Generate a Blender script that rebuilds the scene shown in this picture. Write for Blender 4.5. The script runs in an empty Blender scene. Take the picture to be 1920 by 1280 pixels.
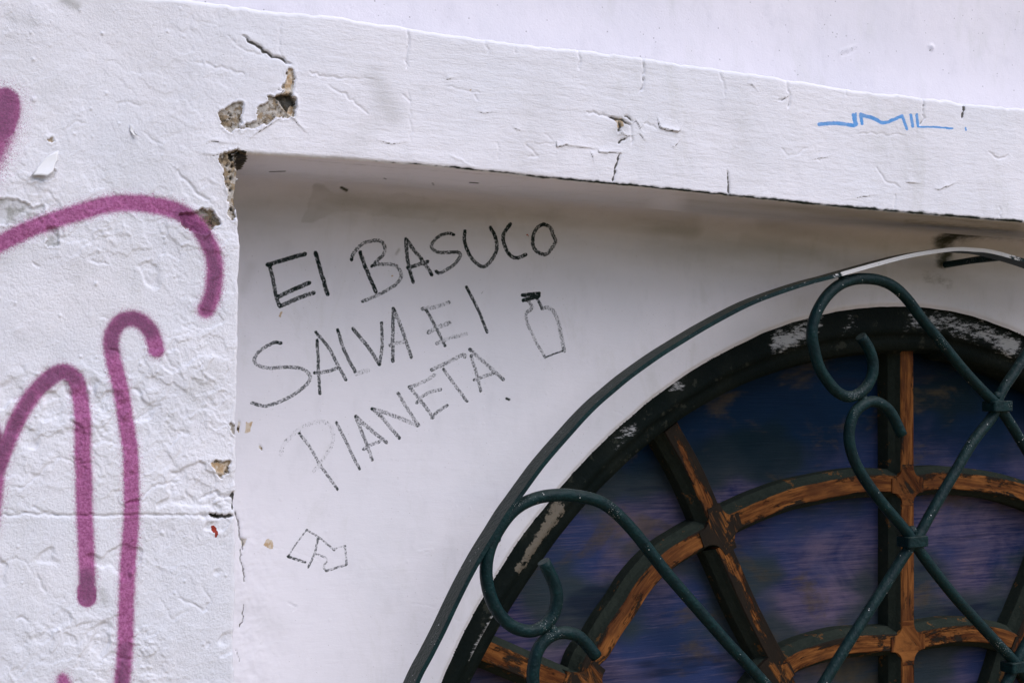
import bpy, math
import numpy as np
from mathutils import Matrix, Vector
sc = bpy.context.scene
EYE = 1.6                                     # height of the camera above the street
F, YAW, PIT, ROL = 2667.0, .4838, .0287, .0054  # 50 mm lens on a 36 mm sensor, 1920 px wide
_cy, _sy = math.cos(YAW), math.sin(YAW)
FW = np.array([math.cos(PIT)*_sy, math.cos(PIT)*_cy, math.sin(PIT)])
_r = np.array([_cy, -_sy, 0.]); _u = np.cross(_r, FW)
RT = _r*math.cos(ROL)+_u*math.sin(ROL); UP = np.cross(RT, FW)
# ---------------------------------------------------------------- camera, sky, sun, exposure
cd = bpy.data.cameras.new("camera"); cam = bpy.data.objects.new("camera", cd); sc.collection.objects.link(cam)
cam.matrix_world = Matrix(((RT[0], UP[0], -FW[0], 0), (RT[1], UP[1], -FW[1], 0), (RT[2], UP[2], -FW[2], EYE), (0, 0, 0, 1)))
cd.sensor_width = 36; cd.lens = 50; cd.clip_start = .05; cd.clip_end = 500
sc.camera = cam
SUN_EL, SUN_AZ = math.radians(49), math.radians(152)     # azimuth: direction the light comes from, from +y towards +x
W = bpy.data.worlds.new("World"); sc.world = W; W.use_nodes = True
wn = W.node_tree; bg = wn.nodes['Background']
sky = wn.nodes.new('ShaderNodeTexSky'); sky.sky_type = 'NISHITA'; sky.sun_disc = False
sky.sun_elevation = SUN_EL; sky.sun_rotation = SUN_AZ
sky.air_density = 1.0; sky.dust_density = 1.6; sky.ozone_density = 1.0
wn.links.new(sky.outputs[0], bg.inputs[0]); bg.inputs[1].default_value = .10
sd = bpy.data.lights.new("sun", 'SUN'); sun = bpy.data.objects.new("sun", sd); sc.collection.objects.link(sun)
sd.energy = 1.5; sd.angle = math.radians(50); sd.color = (1, .965, 1)
dv = Vector((math.sin(SUN_AZ)*math.cos(SUN_EL), math.cos(SUN_AZ)*math.cos(SUN_EL), math.sin(SUN_EL)))
sun.rotation_euler = dv.to_track_quat('Z', 'Y').to_euler()
sc.view_settings.view_transform = 'Standard'; sc.view_settings.look = 'None'
sc.view_settings.exposure = 0.5; sc.view_settings.gamma = 1; sc.view_settings.use_curve_mapping = False
try: sc.cycles.max_bounces = 8; sc.cycles.diffuse_bounces = 6
except Exception: pass

# ---------------------------------------------------------------- measured planes (metres; z here is relative to the eye)
Y0, Y1, YU = 1.35, 1.53, 1.46                 # front of pier and beam; recessed wall; upper wall above the ledge
XC, ZC, RA = 1.4408, -.689, .798              # arched opening
def P(p, Y):                                  # survey mark -> point on a vertical plane y = Y
    p = np.atleast_2d(np.array(p, float))
    d = ((p[:, 0]-960)/F)[:, None]*RT-((p[:, 1]-640)/F)[:, None]*UP+FW
    t = Y/d[:, 1]
    return np.stack([d[:, 0]*t, d[:, 2]*t], 1)
def Q(x, y, z):                               # the reverse, to compare with the survey marks
    w = x*FW[0]+y*FW[1]+z*FW[2]
    return 960+F*(x*RT[0]+y*RT[1]+z*RT[2])/w, 640-F*(x*UP[0]+y*UP[1]+z*UP[2])/w
# ---------------------------------------------------------------- noise
rng = np.random.default_rng(7)
TAB = rng.random((8, 256, 256)).astype(np.float32)
def vn(x, y, s=0):
    T = TAB[s % 8]; x = x+37.3*s; y = y+91.7*s
    fx = np.floor(x); fy = np.floor(y); i = fx.astype(np.int64) & 255; j = fy.astype(np.int64) & 255
    a = x-fx; b = y-fy; a = a*a*(3-2*a); b = b*b*(3-2*b); i1 = (i+1) & 255; j1 = (j+1) & 255
    return (T[i, j]*(1-a)+T[i1, j]*a)*(1-b)+(T[i, j1]*(1-a)+T[i1, j1]*a)*b
def fb(x, y, s=0, o=4, g=.5):
    r = 0; w = 1.; t = 0
    for k in range(o):
        r = r+w*vn(x, y, s+k); t += w; w *= g
        x, y = (x*.8-y*.6)*2.03, (x*.6+y*.8)*2.03
    return r/t-.5
def ss(a, b, x):
    t = np.clip((x-a)/(b-a), 0, 1); return t*t*(3-2*t)
def cat(pts, n=8):                            # Catmull-Rom through the points
    p = np.array(pts, float)
    if len(p) < 3: return p
    e = np.vstack([2*p[0]-p[1], p, 2*p[-1]-p[-2]]); o = []
    for k in range(1, len(e)-2):
        for t in np.arange(n)/n:
            o.append(.5*((2*e[k])+(-e[k-1]+e[k+1])*t+(2*e[k-1]-5*e[k]+4*e[k+1]-e[k+2])*t*t+(-e[k-1]+3*e[k]-3*e[k+1]+e[k+2])*t**3))
    o.append(p[-1]); return np.array(o)
def jit(pts, amp=2., step=5., s=1):           # a crack: resample and wander
    p = np.array(pts, float); o = [p[0]]
    r = np.random.default_rng(s+int(abs(p[0, 0])*7+abs(p[0, 1])))
    for a, b in zip(p[:-1], p[1:]):
        L = np.hypot(*(b-a)); m = max(1, int(L/step)); d = (b-a)/max(L, 1e-6)
        for k in range(1, m+1):
            q = a+(b-a)*k/m
            if k < m: q = q+np.array([-d[1], d[0]])*r.normal()*amp*.5
            o.append(q)
    return np.array(o)
class Fld:                                    # distance queries over a sheet of survey coordinates
    def __init__(s, U, V): s.U, s.V = U, V
    def dist(s, pts, m):
        p = np.array(pts, float); U, V = s.U, s.V
        k = np.nonzero((U > p[:, 0].min()-m) & (U < p[:, 0].max()+m) & (V > p[:, 1].min()-m) & (V < p[:, 1].max()+m))
        u = U[k]; v = V[k]; D = np.full(u.shape, 1e9); Tt = np.zeros(u.shape); S = np.zeros(u.shape); acc = 0
        segs = np.hypot(*(p[1:]-p[:-1]).T); tot = segs.sum()+1e-9
        for a, b, L in zip(p[:-1], p[1:], segs):
            w = np.nonzero((u > min(a[0], b[0])-m) & (u < max(a[0], b[0])+m) & (v > min(a[1], b[1])-m) & (v < max(a[1], b[1])+m))[0]
            if len(w):
                dx, dy = b-a; q = np.clip(((u[w]-a[0])*dx+(v[w]-a[1])*dy)/(L*L+1e-9), 0, 1)
                ex = u[w]-a[0]-q*dx; ey = v[w]-a[1]-q*dy; d = np.hypot(ex, ey)
                c = d < D[w]; ww = w[c]; D[ww] = d[c]; Tt[ww] = (acc+q[c]*L)/tot; S[ww] = np.sign(ex[c]*dy-ey[c]*dx)
            acc += L
        return k, D, Tt, S
    def poly(s, pts, m=12):                   # signed distance, inside positive
        p = np.array(pts, float); c = np.vstack([p, p[:1]])
        k, D, _, _ = s.dist(c, m)
        u = s.U[k]; v = s.V[k]
        # include interior beyond m
        ins = np.zeros(u.shape, bool)
        for a, b in zip(c[:-1], c[1:]):
            cr = ((a[1] > v) != (b[1] > v)) & (u < (b[0]-a[0])*(v-a[1])/(b[1]-a[1]+1e-12)+a[0]); ins ^= cr
        return k, np.where(ins, np.minimum(D, 60), -np.minimum(D, 60))

# ---------------------------------------------------------------- materials
def new_mat(name):
    m = bpy.data.materials.new(name); m.use_nodes = True; nt = m.node_tree; nt.nodes.clear()
    o = nt.nodes.new('ShaderNodeOutputMaterial'); b = nt.nodes.new('ShaderNodeBsdfPrincipled'); nt.links.new(b.outputs[0], o.inputs[0])
    return m, nt, b
class N:
    def __init__(s, nt): s.nt = nt
    def set(s, i, v):
        if hasattr(v, 'links') or isinstance(v, bpy.types.NodeSocket): s.nt.links.new(v, i)
        elif isinstance(v, (tuple, list)): i.default_value = (*v, 1) if len(i.default_value) == 4 and len(v) == 3 else v
        else: i.default_value = v
    def attr(s, n):
        a = s.nt.nodes.new('ShaderNodeAttribute'); a.attribute_name = n; return a.outputs['Fac']
    def co(s, sx=1, sy=1, sz=1, rot=(0, 0, 0), off=(0, 0, 0)):
        t = s.nt.nodes.new('ShaderNodeNewGeometry'); m = s.nt.nodes.new('ShaderNodeMapping')
        m.inputs['Scale'].default_value = (sx, sy, sz); m.inputs['Rotation'].default_value = rot; m.inputs['Location'].default_value = off
        s.nt.links.new(t.outputs['Position'], m.inputs[0]); return m.outputs[0]
    def noise(s, sc_, det=3, rough=.55, co=None, dist=0):
        n = s.nt.nodes.new('ShaderNodeTexNoise'); n.inputs['Scale'].default_value = sc_; n.inputs['Detail'].default_value = det
        n.inputs['Roughness'].default_value = rough; n.inputs['Distortion'].default_value = dist
        s.nt.links.new(co if co is not None else s.co(), n.inputs['Vector']); return n.outputs[0]
    def vor(s, sc_, co=None, feat='F1', rnd=1):
        n = s.nt.nodes.new('ShaderNodeTexVoronoi'); n.feature = feat; n.inputs['Scale'].default_value = sc_; n.inputs['Randomness'].default_value = rnd
        s.nt.links.new(co if co is not None else s.co(), n.inputs['Vector']); return n.outputs[0]
    def m(s, op, a, b=0., c=0., clamp=False):
        n = s.nt.nodes.new('ShaderNodeMath'); n.operation = op; n.use_clamp = clamp
        for i, v in enumerate((a, b, c)): s.set(n.inputs[i], v)
        return n.outputs[0]
    def step(s, v, lo, hi):
        n = s.nt.nodes.new('ShaderNodeMapRange'); n.interpolation_type = 'SMOOTHSTEP'
        s.set(n.inputs[0], v); s.set(n.inputs[1], lo); s.set(n.inputs[2], hi); return n.outputs[0]
    def mix(s, f, a, b):
        n = s.nt.nodes.new('ShaderNodeMix'); n.data_type = 'RGBA'; s.set(n.inputs[0], f); s.set(n.inputs[6], a); s.set(n.inputs[7], b); return n.outputs[2]
    def bump(s, h, d, nrm=None, st=1.):
        n = s.nt.nodes.new('ShaderNodeBump'); n.inputs['Distance'].default_value = d; n.inputs['Strength'].default_value = st
        s.nt.links.new(h, n.inputs['Height'])
        if nrm is not None: s.nt.links.new(nrm, n.inputs['Normal'])
        return n.outputs[0]
def wall_material(name, c1, c2, fine, streak=False, pits=0., blend=None):
    m, nt, b = new_mat(name); n = N(nt)
    base = n.mix(n.step(n.noise(5, 4, .6), .35, .7), c1, c2)
    if blend: base = n.mix(n.attr('old'), base, n.mix(n.step(n.noise(5, 4, .6), .35, .7), *blend))
    base = n.mix(n.m('MULTIPLY', n.step(n.noise(38, 5, .65, n.co(1, 1, .5)), .5, .8), .35), base, tuple(v*.82 for v in c2))
    sp = n.step(n.vor(170), .11, .05); sp = n.m('MULTIPLY', sp, n.step(n.noise(24, 3), .50, .60))
    base = n.mix(n.m('MULTIPLY', n.step(n.noise(9, 6, .75, n.co(1.5, 1, .6, off=(3, 3, 8)), .6), .52, .70), .30), base, (.60, .60, .60))
    base = n.mix(n.m('MULTIPLY', sp, .55), base, (.30, .28, .28))
    if pits:
        pp = n.m('MULTIPLY', n.step(n.vor(130), .16, .07), n.step(n.noise(60, 2), .56, .60)); base = n.mix(n.m('MULTIPLY', pp, pits), base, (.25, .23, .25))
    # bare plaster where the paint has come off
    ch = n.attr('chip'); cn = n.noise(160, 5, .7)
    pl = n.mix(n.step(cn, .38, .56), (.075, .055, .038), (.40, .31, .21))
    pl = n.mix(n.step(n.noise(95, 5, .75, n.co(off=(3, 1, 2))), .43, .55), pl, (.66, .62, .58))
    pl = n.mix(n.attr('deep'), pl, n.mix(n.step(cn, .5, .62), (.018, .018, .014), (.09, .065, .04)))
    base = n.mix(n.step(n.m('ADD', ch, n.m('MULTIPLY', n.m('SUBTRACT', n.noise(300, 3), .5), .35)), .42, .58), base, pl)
    tn = n.attr('tan'); base = n.mix(n.step(tn, .35, .65), base, n.mix(n.step(n.noise(200, 3), .4, .6), (.48, .34, .21), (.60, .52, .43)))
    # grime, then smudges together with the shade painted in under the beam
    dn = n.noise(110, 5, .7, n.co(.6, 1, 1.3)); g = n.attr('grime')
    ga = n.m('MULTIPLY', n.step(n.m('ADD', g, n.m('MULTIPLY', n.m('SUBTRACT', dn, .5), 1.1)), .12, 1.0), n.m('MINIMUM', n.m('MULTIPLY', g, 4.), 1.))
    base = n.mix(ga, base, (.018, .024, .018))
    sm = n.attr('smudge_shade'); sa = n.m('MULTIPLY', sm, n.m('ADD', .42, n.m('MULTIPLY', n.step(n.noise(16, 6, .6, n.co(.35, 1, 1.5)), .25, .8), .5)))
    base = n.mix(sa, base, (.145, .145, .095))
    cr = n.attr('crack'); base = n.mix(n.m('MULTIPLY', n.step(n.m('ADD', cr, n.m('MULTIPLY', n.m('SUBTRACT', n.noise(240, 3), .5), .5)), .22, .6), .92), base, (.05, .045, .035))
    # red flecks
    base = n.mix(n.step(n.attr('red'), .4, .6), base, (.30, .045, .03))
    # spray paint: soft, speckled edge and uneven cover
    s_ = n.attr('spray'); fn = n.noise(900, 2, .6); fm = n.noise(300, 3, .6)
    e = n.m('ADD', s_, n.m('MULTIPLY', n.m('SUBTRACT', fn, .5), .32)); e = n.m('ADD', e, n.m('MULTIPLY', n.m('SUBTRACT', fm, .5), .14))
    al = n.step(e, .33, .66)
    pink = n.mix(n.step(n.noise(420, 4, .7), .38, .62), (.29, .062, .195), (.45, .14, .33))
    pink = n.mix(n.step(n.m('ADD', n.attr('dense'), n.m('MULTIPLY', n.m('SUBTRACT', n.noise(30, 3), .5), .6)), .1, 1.1), pink, (.150, .045, .115))
    base = n.mix(n.m('MULTIPLY', al, .96), base, pink)
    mist = n.m('MULTIPLY', n.step(s_, .02, .42), n.m('MULTIPLY', n.step(n.noise(1100, 1), .55, .64), .65)); base = n.mix(mist, base, (.36, .10, .25))
    # blue marker
    mk = n.attr('marker'); ms = n.noise(420, 3, .6, n.co(.35, 1, 1.5)); base = n.mix(n.m('MULTIPLY', n.step(n.m('ADD', mk, n.m('MULTIPLY', n.m('SUBTRACT', ms, .5), .55)), .42, .6), n.m('ADD', .72, n.m('MULTIPLY', n.noise(90, 2), .4), clamp=True)), base, (.105, .33, .73))
    # black wax crayon: grain shows the wall through it
    c_ = n.attr('crayon'); pr = n.attr('press')
    gr = n.noise(520, 4, .75, n.co(1, 1, .8, rot=(0, .5, 0))); g2 = n.noise(170, 2, .5)
    thr = n.m('SUBTRACT', .60, n.m('MULTIPLY', pr, .20))
    v = n.m('ADD', gr, n.m('MULTIPLY', n.m('SUBTRACT', g2, .5), .18))
    on = n.step(n.m('SUBTRACT', v, thr), -.04, .05); ed = n.step(n.m('ADD', c_, n.m('MULTIPLY', n.m('SUBTRACT', gr, .5), .6)), .42, .58)
    halo = n.m('MULTIPLY', n.step(c_, .38, .70), n.m('MULTIPLY', pr, .42))
    base = n.mix(n.m('MULTIPLY', n.m('MAXIMUM', n.m('MULTIPLY', on, ed), halo), n.m('ADD', .50, n.m('MULTIPLY', pr, .5), clamp=True)), base, (.010, .019, .018))
    nt.links.new(base, b.inputs['Base Color']); b.inputs['Roughness'].default_value = .7; b.inputs['Specular IOR Level'].default_value = .065
    h = n.m('ADD', n.noise(420, 5, .7), n.m('MULTIPLY', n.noise(90, 4, .6), .8))
    hp = h
    if streak: h = n.m('ADD', n.m('MULTIPLY', h, .55), n.m('MULTIPLY', n.noise(230, 5, .7, n.co(.22, 1, 1), .4), 1.3))
    if blend: o_ = n.attr('old'); h = n.m('ADD', n.m('MULTIPLY', h, n.m('SUBTRACT', 1., o_)), n.m('MULTIPLY', n.m('MULTIPLY', hp, 1.5), o_))
    nt.links.new(n.bump(h, fine), b.inputs['Normal'])
    return m
M_PIER = M_BEAM = wall_material('old_white_paint', (.825, .815, .88), (.775, .78, .85), .0007, True, 0., ((.83, .825, .89), (.75, .765, .84)))
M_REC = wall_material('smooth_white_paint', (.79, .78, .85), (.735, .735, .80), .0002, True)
M_UPP = wall_material('pitted_white_paint', (.765, .735, .80), (.72, .70, .765), .0004, False, .7)
def flat_mat(name, col, rough=.7, noise=0.0):
    m, nt, b = new_mat(name); n = N(nt)
    c = n.mix(n.step(n.noise(40, 4), .35, .65), col, tuple(v*(1-noise) for v in col)) if noise else None
    if c is None: b.inputs['Base Color'].default_value = (*col, 1)
    else: nt.links.new(c, b.inputs['Base Color'])
    b.inputs['Roughness'].default_value = rough; return m
def iron_material():
    m, nt, b = new_mat('green_iron_paint'); n = N(nt)
    c = n.mix(n.step(n.noise(60, 4, .65), .35, .7), (.0018, .014, .017), (.003, .024, .026))
    geo = nt.nodes.new('ShaderNodeNewGeometry'); sx = nt.nodes.new('ShaderNodeSeparateXYZ'); nt.links.new(geo.outputs['Normal'], sx.inputs[0])
    dust = n.m('MULTIPLY', n.step(n.m('ADD', sx.outputs[2], n.m('MULTIPLY', n.m('SUBTRACT', n.noise(120, 4), .5), .7)), .30, 1.1), .5)
    c = n.mix(dust, c, (.040, .052, .046))              # street dust lying on upper faces
    c = n.mix(n.m('MULTIPLY', n.attr('olive'), .85), c, n.mix(n.noise(90, 4), (.014, .022, .018), (.030, .037, .028)))
    d = n.m('MULTIPLY', n.step(n.vor(200), .15, .11), n.step(n.noise(34, 2, .5), .60, .64)); c = n.mix(d, c, (.62, .62, .62))
    d = n.m('MULTIPLY', n.step(n.vor(520), .20, .12), n.step(n.noise(22, 2, .5, n.co(off=(4, 4, 1))), .60, .66)); c = n.mix(d, c, (.55, .56, .56))
    w = n.attr('white'); wn_ = n.noise(130, 5, .75, n.co(.7, 1, 1)); c = n.mix(n.step(n.m('ADD', w, n.m('MULTIPLY', n.m('SUBTRACT', wn_, .5), 1.3)), .48, .60), c, (.74, .74, .76))
    nt.links.new(c, b.inputs['Base Color']); b.inputs['Roughness'].default_value = .42; b.inputs['Specular IOR Level'].default_value = .16
    nt.links.new(n.bump(n.m('ADD', n.noise(220, 4, .65), n.noise(60, 4, .7)), .0013), b.inputs['Normal']); return m
M_IRON = iron_material()
def frame_material():
    m, nt, b = new_mat('black_green_frame_paint'); n = N(nt)
    c = n.mix(n.step(n.noise(18, 5, .65), .35, .7), (.004, .008, .008), (.010, .014, .012))
    c = n.mix(n.step(n.noise(45, 5, .7, n.co(off=(2, 0, 5))), .60, .66), c, (.030, .034, .028))
    w = n.attr('white'); st = n.noise(150, 6, .8, n.co(.45, 1, 1.6, rot=(0, .7, 0))); big = n.noise(9, 2, .5)
    k = n.m('MULTIPLY', w, n.step(big, .36, .52)); k = n.step(n.m('ADD', k, n.m('MULTIPLY', n.m('SUBTRACT', st, .5), 2.2)), .66, .95)
    c = n.mix(k, c, (.42, .43, .45))
    tan = n.attr('tan'); c = n.mix(n.step(n.m('ADD', tan, n.m('MULTIPLY', n.m('SUBTRACT', n.noise(90, 6, .75), .5), 1.7)), .40, .52), c, (.17, .15, .122))
    nt.links.new(c, b.inputs['Base Color']); b.inputs['Roughness'].default_value = .6; b.inputs['Specular IOR Level'].default_value = .06
    nt.links.new(n.bump(n.noise(140, 5, .7), .0016), b.inputs['Normal']); return m
M_FRAME = frame_material()
def wood_material(name, seed, keep):
    m, nt, b = new_mat(name); n = N(nt)
    gu, gv = n.attr('gu'), n.attr('gv')
    def bar_co(kx, ky):
        c_ = nt.nodes.new('ShaderNodeCombineXYZ'); n.set(c_.inputs[0], n.m('MULTIPLY', gu, kx)); n.set(c_.inputs[1], n.m('MULTIPLY', gv, ky)); c_.inputs[2].default_value = seed; return c_.outputs[0]
    g = n.noise(110, 6, .7, bar_co(.10, 1.), .6); g2 = n.noise(420, 4, .7, bar_co(.05, 1.))
    wood = n.mix(n.step(g, .35, .65), (.075, .024, .009), (.27, .105, .030))
    wood = n.mix(n.m('MULTIPLY', n.step(g2, .50, .70), .6), wood, (.028, .012, .007)); wood = n.mix(n.m('MULTIPLY', n.step(n.noise(26, 4, .6, bar_co(.5, 1.)), .45, .65), .7), wood, (.070, .026, .012))
    edge = n.m('MULTIPLY', n.m('POWER', n.m('DIVIDE', n.m('ABSOLUTE', gv), .0125), 2.), .10)
    pt = n.m('ADD', n.noise(34, 7, .72, bar_co(.42, 1.), .35), edge); pt = n.m('ADD', pt, n.m('MULTIPLY', n.m('SUBTRACT', g2, .5), .22))
    paint = n.mix(n.noise(60, 4), (.010, .010, .009), (.030, .021, .015))
    c = n.mix(n.step(pt, keep-.015, keep+.05), wood, paint)
    nt.links.new(c, b.inputs['Base Color']); b.inputs['Roughness'].default_value = .7; b.inputs['Specular IOR Level'].default_value = .06
    hh = n.m('ADD', n.m('MULTIPLY', n.step(pt, keep-.01, keep+.03), .9), n.m('ADD', n.m('MULTIPLY', g, .5), n.m('MULTIPLY', g2, .4)))
    nt.links.new(n.bump(hh, .0012), b.inputs['Normal']); return m
M_WV = wood_material('worn_wood_vertical', 1.3, .63)
M_WH = wood_material('worn_wood_arc', 4.1, .58)
M_WD = wood_material('mostly_painted_wood', 7.7, .475)
M_PUT, nt, b = new_mat('dusty_grey_green_paint'); n = N(nt)
c = n.mix(n.noise(70, 5, .7), (.012, .019, .016), (.040, .048, .038)); c = n.mix(n.step(n.noise(33, 5, .7, n.co(off=(9, 0, 1))), .60, .64), c, (.13, .065, .025))
nt.links.new(c, b.inputs['Base Color']); b.inputs['Roughness'].default_value = .8; b.inputs['Specular IOR Level'].default_value = .06; nt.links.new(n.bump(n.noise(160, 5, .7), .0016), b.inputs['Normal'])
def pane_material():
    m, nt, b = new_mat('brush_painted_glass'); n = N(nt)
    geo = nt.nodes.new('ShaderNodeNewGeometry'); sp = nt.nodes.new('ShaderNodeSeparateXYZ'); nt.links.new(geo.outputs['Position'], sp.inputs[0])
    side = n.step(n.m('ADD', sp.outputs[0], n.m('MULTIPLY', n.m('SUBTRACT', n.noise(7, 2), .5), .25)), 1.08, .98)     # brushed on the slant at the left
    sa = n.noise(330, 4, .7, n.co(.035, 1, 1, rot=(0, .06, 0)), .5); sb = n.noise(300, 4, .7, n.co(.035, 1, 1, rot=(0, .75, 0)), .4)
    wa = n.noise(80, 4, .7, n.co(.08, 1, 1, rot=(0, .10, 0)), .6); wb = n.noise(80, 4, .7, n.co(.08, 1, 1, rot=(0, .70, 0)), .6)
    cl = n.noise(11, 5, .65, n.co(.5, 1, 1), .8)
    la = n.m('ADD', n.m('MULTIPLY', sa, .34), n.m('MULTIPLY', wa, .13)); lb = n.m('ADD', n.m('MULTIPLY', sb, .36), n.m('MULTIPLY', wb, .11))
    st = n.m('ADD', n.m('ADD', n.m('MULTIPLY', la, n.m('SUBTRACT', 1., side)), n.m('MULTIPLY', lb, side)), n.m('MULTIPLY', cl, .53))
    st2 = n.noise(380, 4, .7, n.co(.04, 1, 1, rot=(0, -.04, 0)), .3)
    z = sp.outputs[2]                                          # the upper panes are brushed navy, the lower ones violet
    hz = n.step(n.m('ADD', z, n.m('MULTIPLY', n.m('SUBTRACT', n.noise(6, 3), .5), .22)), 1.56, 1.43)
    navy = n.mix(st, (.0015, .008, .026), (.005, .024, .060)); vio = n.mix(n.step(st, .36, .62), (.012, .020, .072), (.135, .105, .160))
    vio = n.mix(n.step(n.noise(5, 3, .5, n.co(1, 1, 1.3, off=(1, 0, 3))), .42, .62), vio, n.mix(st, (.012, .032, .10), (.045, .055, .14)))
    c = n.mix(n.m('MULTIPLY', hz, n.step(n.noise(3.3, 2, .5, n.co(off=(5, 5, 5))), .25, .5)), navy, vio)
    c = n.mix(n.m('MULTIPLY', n.step(st2, .52, .68), n.m('MULTIPLY', hz, .22)), c, (.20, .155, .22))
    tl = n.m('MULTIPLY', n.step(n.noise(4.5, 3, .5, n.co(1, 1, 1.7, off=(7, 0, 6))), 0.46, .60), .85); c = n.mix(tl, c, n.mix(hz, n.mix(st, (.002, .009, .016), (.007, .020, .026)), n.mix(st, (.010, .024, .028), (.046, .058, .056))))
    ol = n.step(n.m('ADD', n.m('MULTIPLY', n.m('SUBTRACT', st, .5), .5), n.noise(8, 5, .62, n.co(.8, 1, 1.6, off=(2.2, 0, .7)), .5)), .52, .68); c = n.mix(n.m('MULTIPLY', ol, .6), c, n.mix(n.noise(90, 3), (.028, .027, .016), (.115, .080, .040)))
    dk = n.step(n.noise(7, 4, .6, n.co(.4, 1, 2, off=(8, 0, 8))), .56, .66); c = n.mix(n.m('MULTIPLY', dk, .7), c, (.006, .012, .030))
    nt.links.new(c, b.inputs['Base Color']); b.inputs['Roughness'].default_value = .45; b.inputs['Specular IOR Level'].default_value = .04
    nt.links.new(n.bump(n.m('ADD', st, st2), .0006), b.inputs['Normal']); return m
M_PANE = pane_material()
M_ASPH = flat_mat('asphalt', (.17, .115, .06), .9, .3)
M_PAVE = flat_mat('pavement_concrete', (.33, .215, .085), .9, .25)
M_FLAKE = flat_mat('loose_paint_flake', (.80, .80, .83), .6, .05)
M_DOOR = flat_mat('old_shutter_paint', (.012, .02, .018), .6, .3)

# ---------------------------------------------------------------- object helpers
col = sc.collection
def empty(name, loc, label, cat_, group=None):
    o = bpy.data.objects.new(name, None); col.objects.link(o); o.location = loc; o['label'] = label; o['category'] = cat_
    if group: o['group'] = group
    o.empty_display_size = .1; return o
def base_loc(p):                              # meshes are modelled in world coordinates, only empties carry a location
    v = Vector((0, 0, 0))
    if p.type == 'MESH': return v
    while p is not None:
        if p.type == 'EMPTY': v += p.location
        p = p.parent
    return v
def link(name, me, mat, parent=None):
    o = bpy.data.objects.new(name, me); col.objects.link(o)
    for mm in (mat if isinstance(mat, (list, tuple)) else [mat]): me.materials.append(mm)
    if parent is not None:
        o.parent = parent; o.matrix_parent_inverse = Matrix.Translation(-base_loc(parent))
    return o
def mesh(name, V, Fq, mat, parent=None, attrs=None, mi=None, smooth=True, normals=None):
    V = np.asarray(V, float).copy(); V[:, 2] += EYE
    me = bpy.data.meshes.new(name)
    if isinstance(Fq, np.ndarray):
        k = Fq.shape[1]; me.vertices.add(len(V)); me.vertices.foreach_set('co', V.ravel().astype(np.float32))
        me.loops.add(Fq.size); me.loops.foreach_set('vertex_index', Fq.ravel().astype(np.int32))
        me.polygons.add(len(Fq)); me.polygons.foreach_set('loop_start', np.arange(0, Fq.size, k, dtype=np.int32))
        me.update(calc_edges=True)
    else: me.from_pydata(V.tolist(), [], Fq); me.update()
    if mi is not None: me.polygons.foreach_set('material_index', np.asarray(mi, np.int32))
    me.polygons.foreach_set('use_smooth', np.full(len(me.polygons), smooth))
    for a, d in (attrs or {}).items():
        at = me.attributes.new(a, 'FLOAT', 'POINT'); at.data.foreach_set('value', np.asarray(d, np.float32))
    if normals is not None: me.normals_split_custom_set_from_vertices(normals.tolist())
    return link(name, me, mat, parent)
def sheet(name, X, Y, Z, A, mat, parent, keep=None, labels=None, pieces=None):
    """grid of points -> one mesh, plus one child mesh per painted mark cut out of the same skin"""
    ny, nx = X.shape; P3 = np.stack([X, Y, Z], -1)
    du = np.gradient(P3, axis=1); dv_ = np.gradient(P3, axis=0); nr = np.cross(du, dv_)
    nr /= np.linalg.norm(nr, axis=-1, keepdims=True)+1e-12
    idx = np.arange(ny*nx).reshape(ny, nx)
    q = np.stack([idx[:-1, :-1], idx[:-1, 1:], idx[1:, 1:], idx[1:, :-1]], -1).reshape(-1, 4)
    fk = np.ones(len(q), bool) if keep is None else keep.reshape(-1)
    lab = np.zeros(len(q), int)
    if labels is not None:
        l4 = labels.reshape(-1)[q]; lab = l4.max(1)
    def emit(nm, sel, par, lb=None):
        f = q[sel]
        if not len(f): return None
        us, inv = np.unique(f, return_inverse=True)
        o = mesh(nm, P3.reshape(-1, 3)[us], inv.reshape(-1, 4), mat, par, {a: d.reshape(-1)[us] for a, d in A.items() if d.reshape(-1)[us].max() > 0}, normals=nr.reshape(-1, 3)[us])
        if lb: o['label'] = lb
        return o
    root = emit(name, fk & (lab == 0), parent)
    for k, (nm, lb) in enumerate(pieces or []): emit(nm, fk & (lab == k+1), root, lb)
    return root
def orient(path):
    p = np.asarray(path, float); t = np.gradient(p, axis=0); t /= np.linalg.norm(t, axis=1, keepdims=True)+1e-12; return p, t
def strip(name, path, Y, prof, mat, parent, mi=None, attrs=None, cap=True, close=False):
    """sweep a profile [(offset to the left of travel, depth behind Y)] along an x-z path in a vertical plane"""
    p, t = orient(path); nrm = np.stack([-t[:, 1], t[:, 0]], 1); n_, k = len(p), len(prof)
    V = np.zeros((n_, k, 3))
    for j, (o_, d) in enumerate(prof):
        V[:, j, 0] = p[:, 0]+nrm[:, 0]*o_; V[:, j, 2] = p[:, 1]+nrm[:, 1]*o_; V[:, j, 1] = Y+d
    Fq = []; mm = []
    kk = k if close else k-1
    for i in range(n_-1):
        for j in range(kk):
            a = i*k+j; b_ = i*k+(j+1) % k; Fq.append((a, a+k, b_+k, b_)); mm.append(mi[j] if mi else 0)
    if cap: Fq += [tuple(range(k)), tuple((n_-1)*k+j for j in range(k))[::-1]]; mm += [0, 0]
    o = mesh(name, V.reshape(-1, 3), Fq, mat, parent, attrs, mm, smooth=False)
    return o
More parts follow.
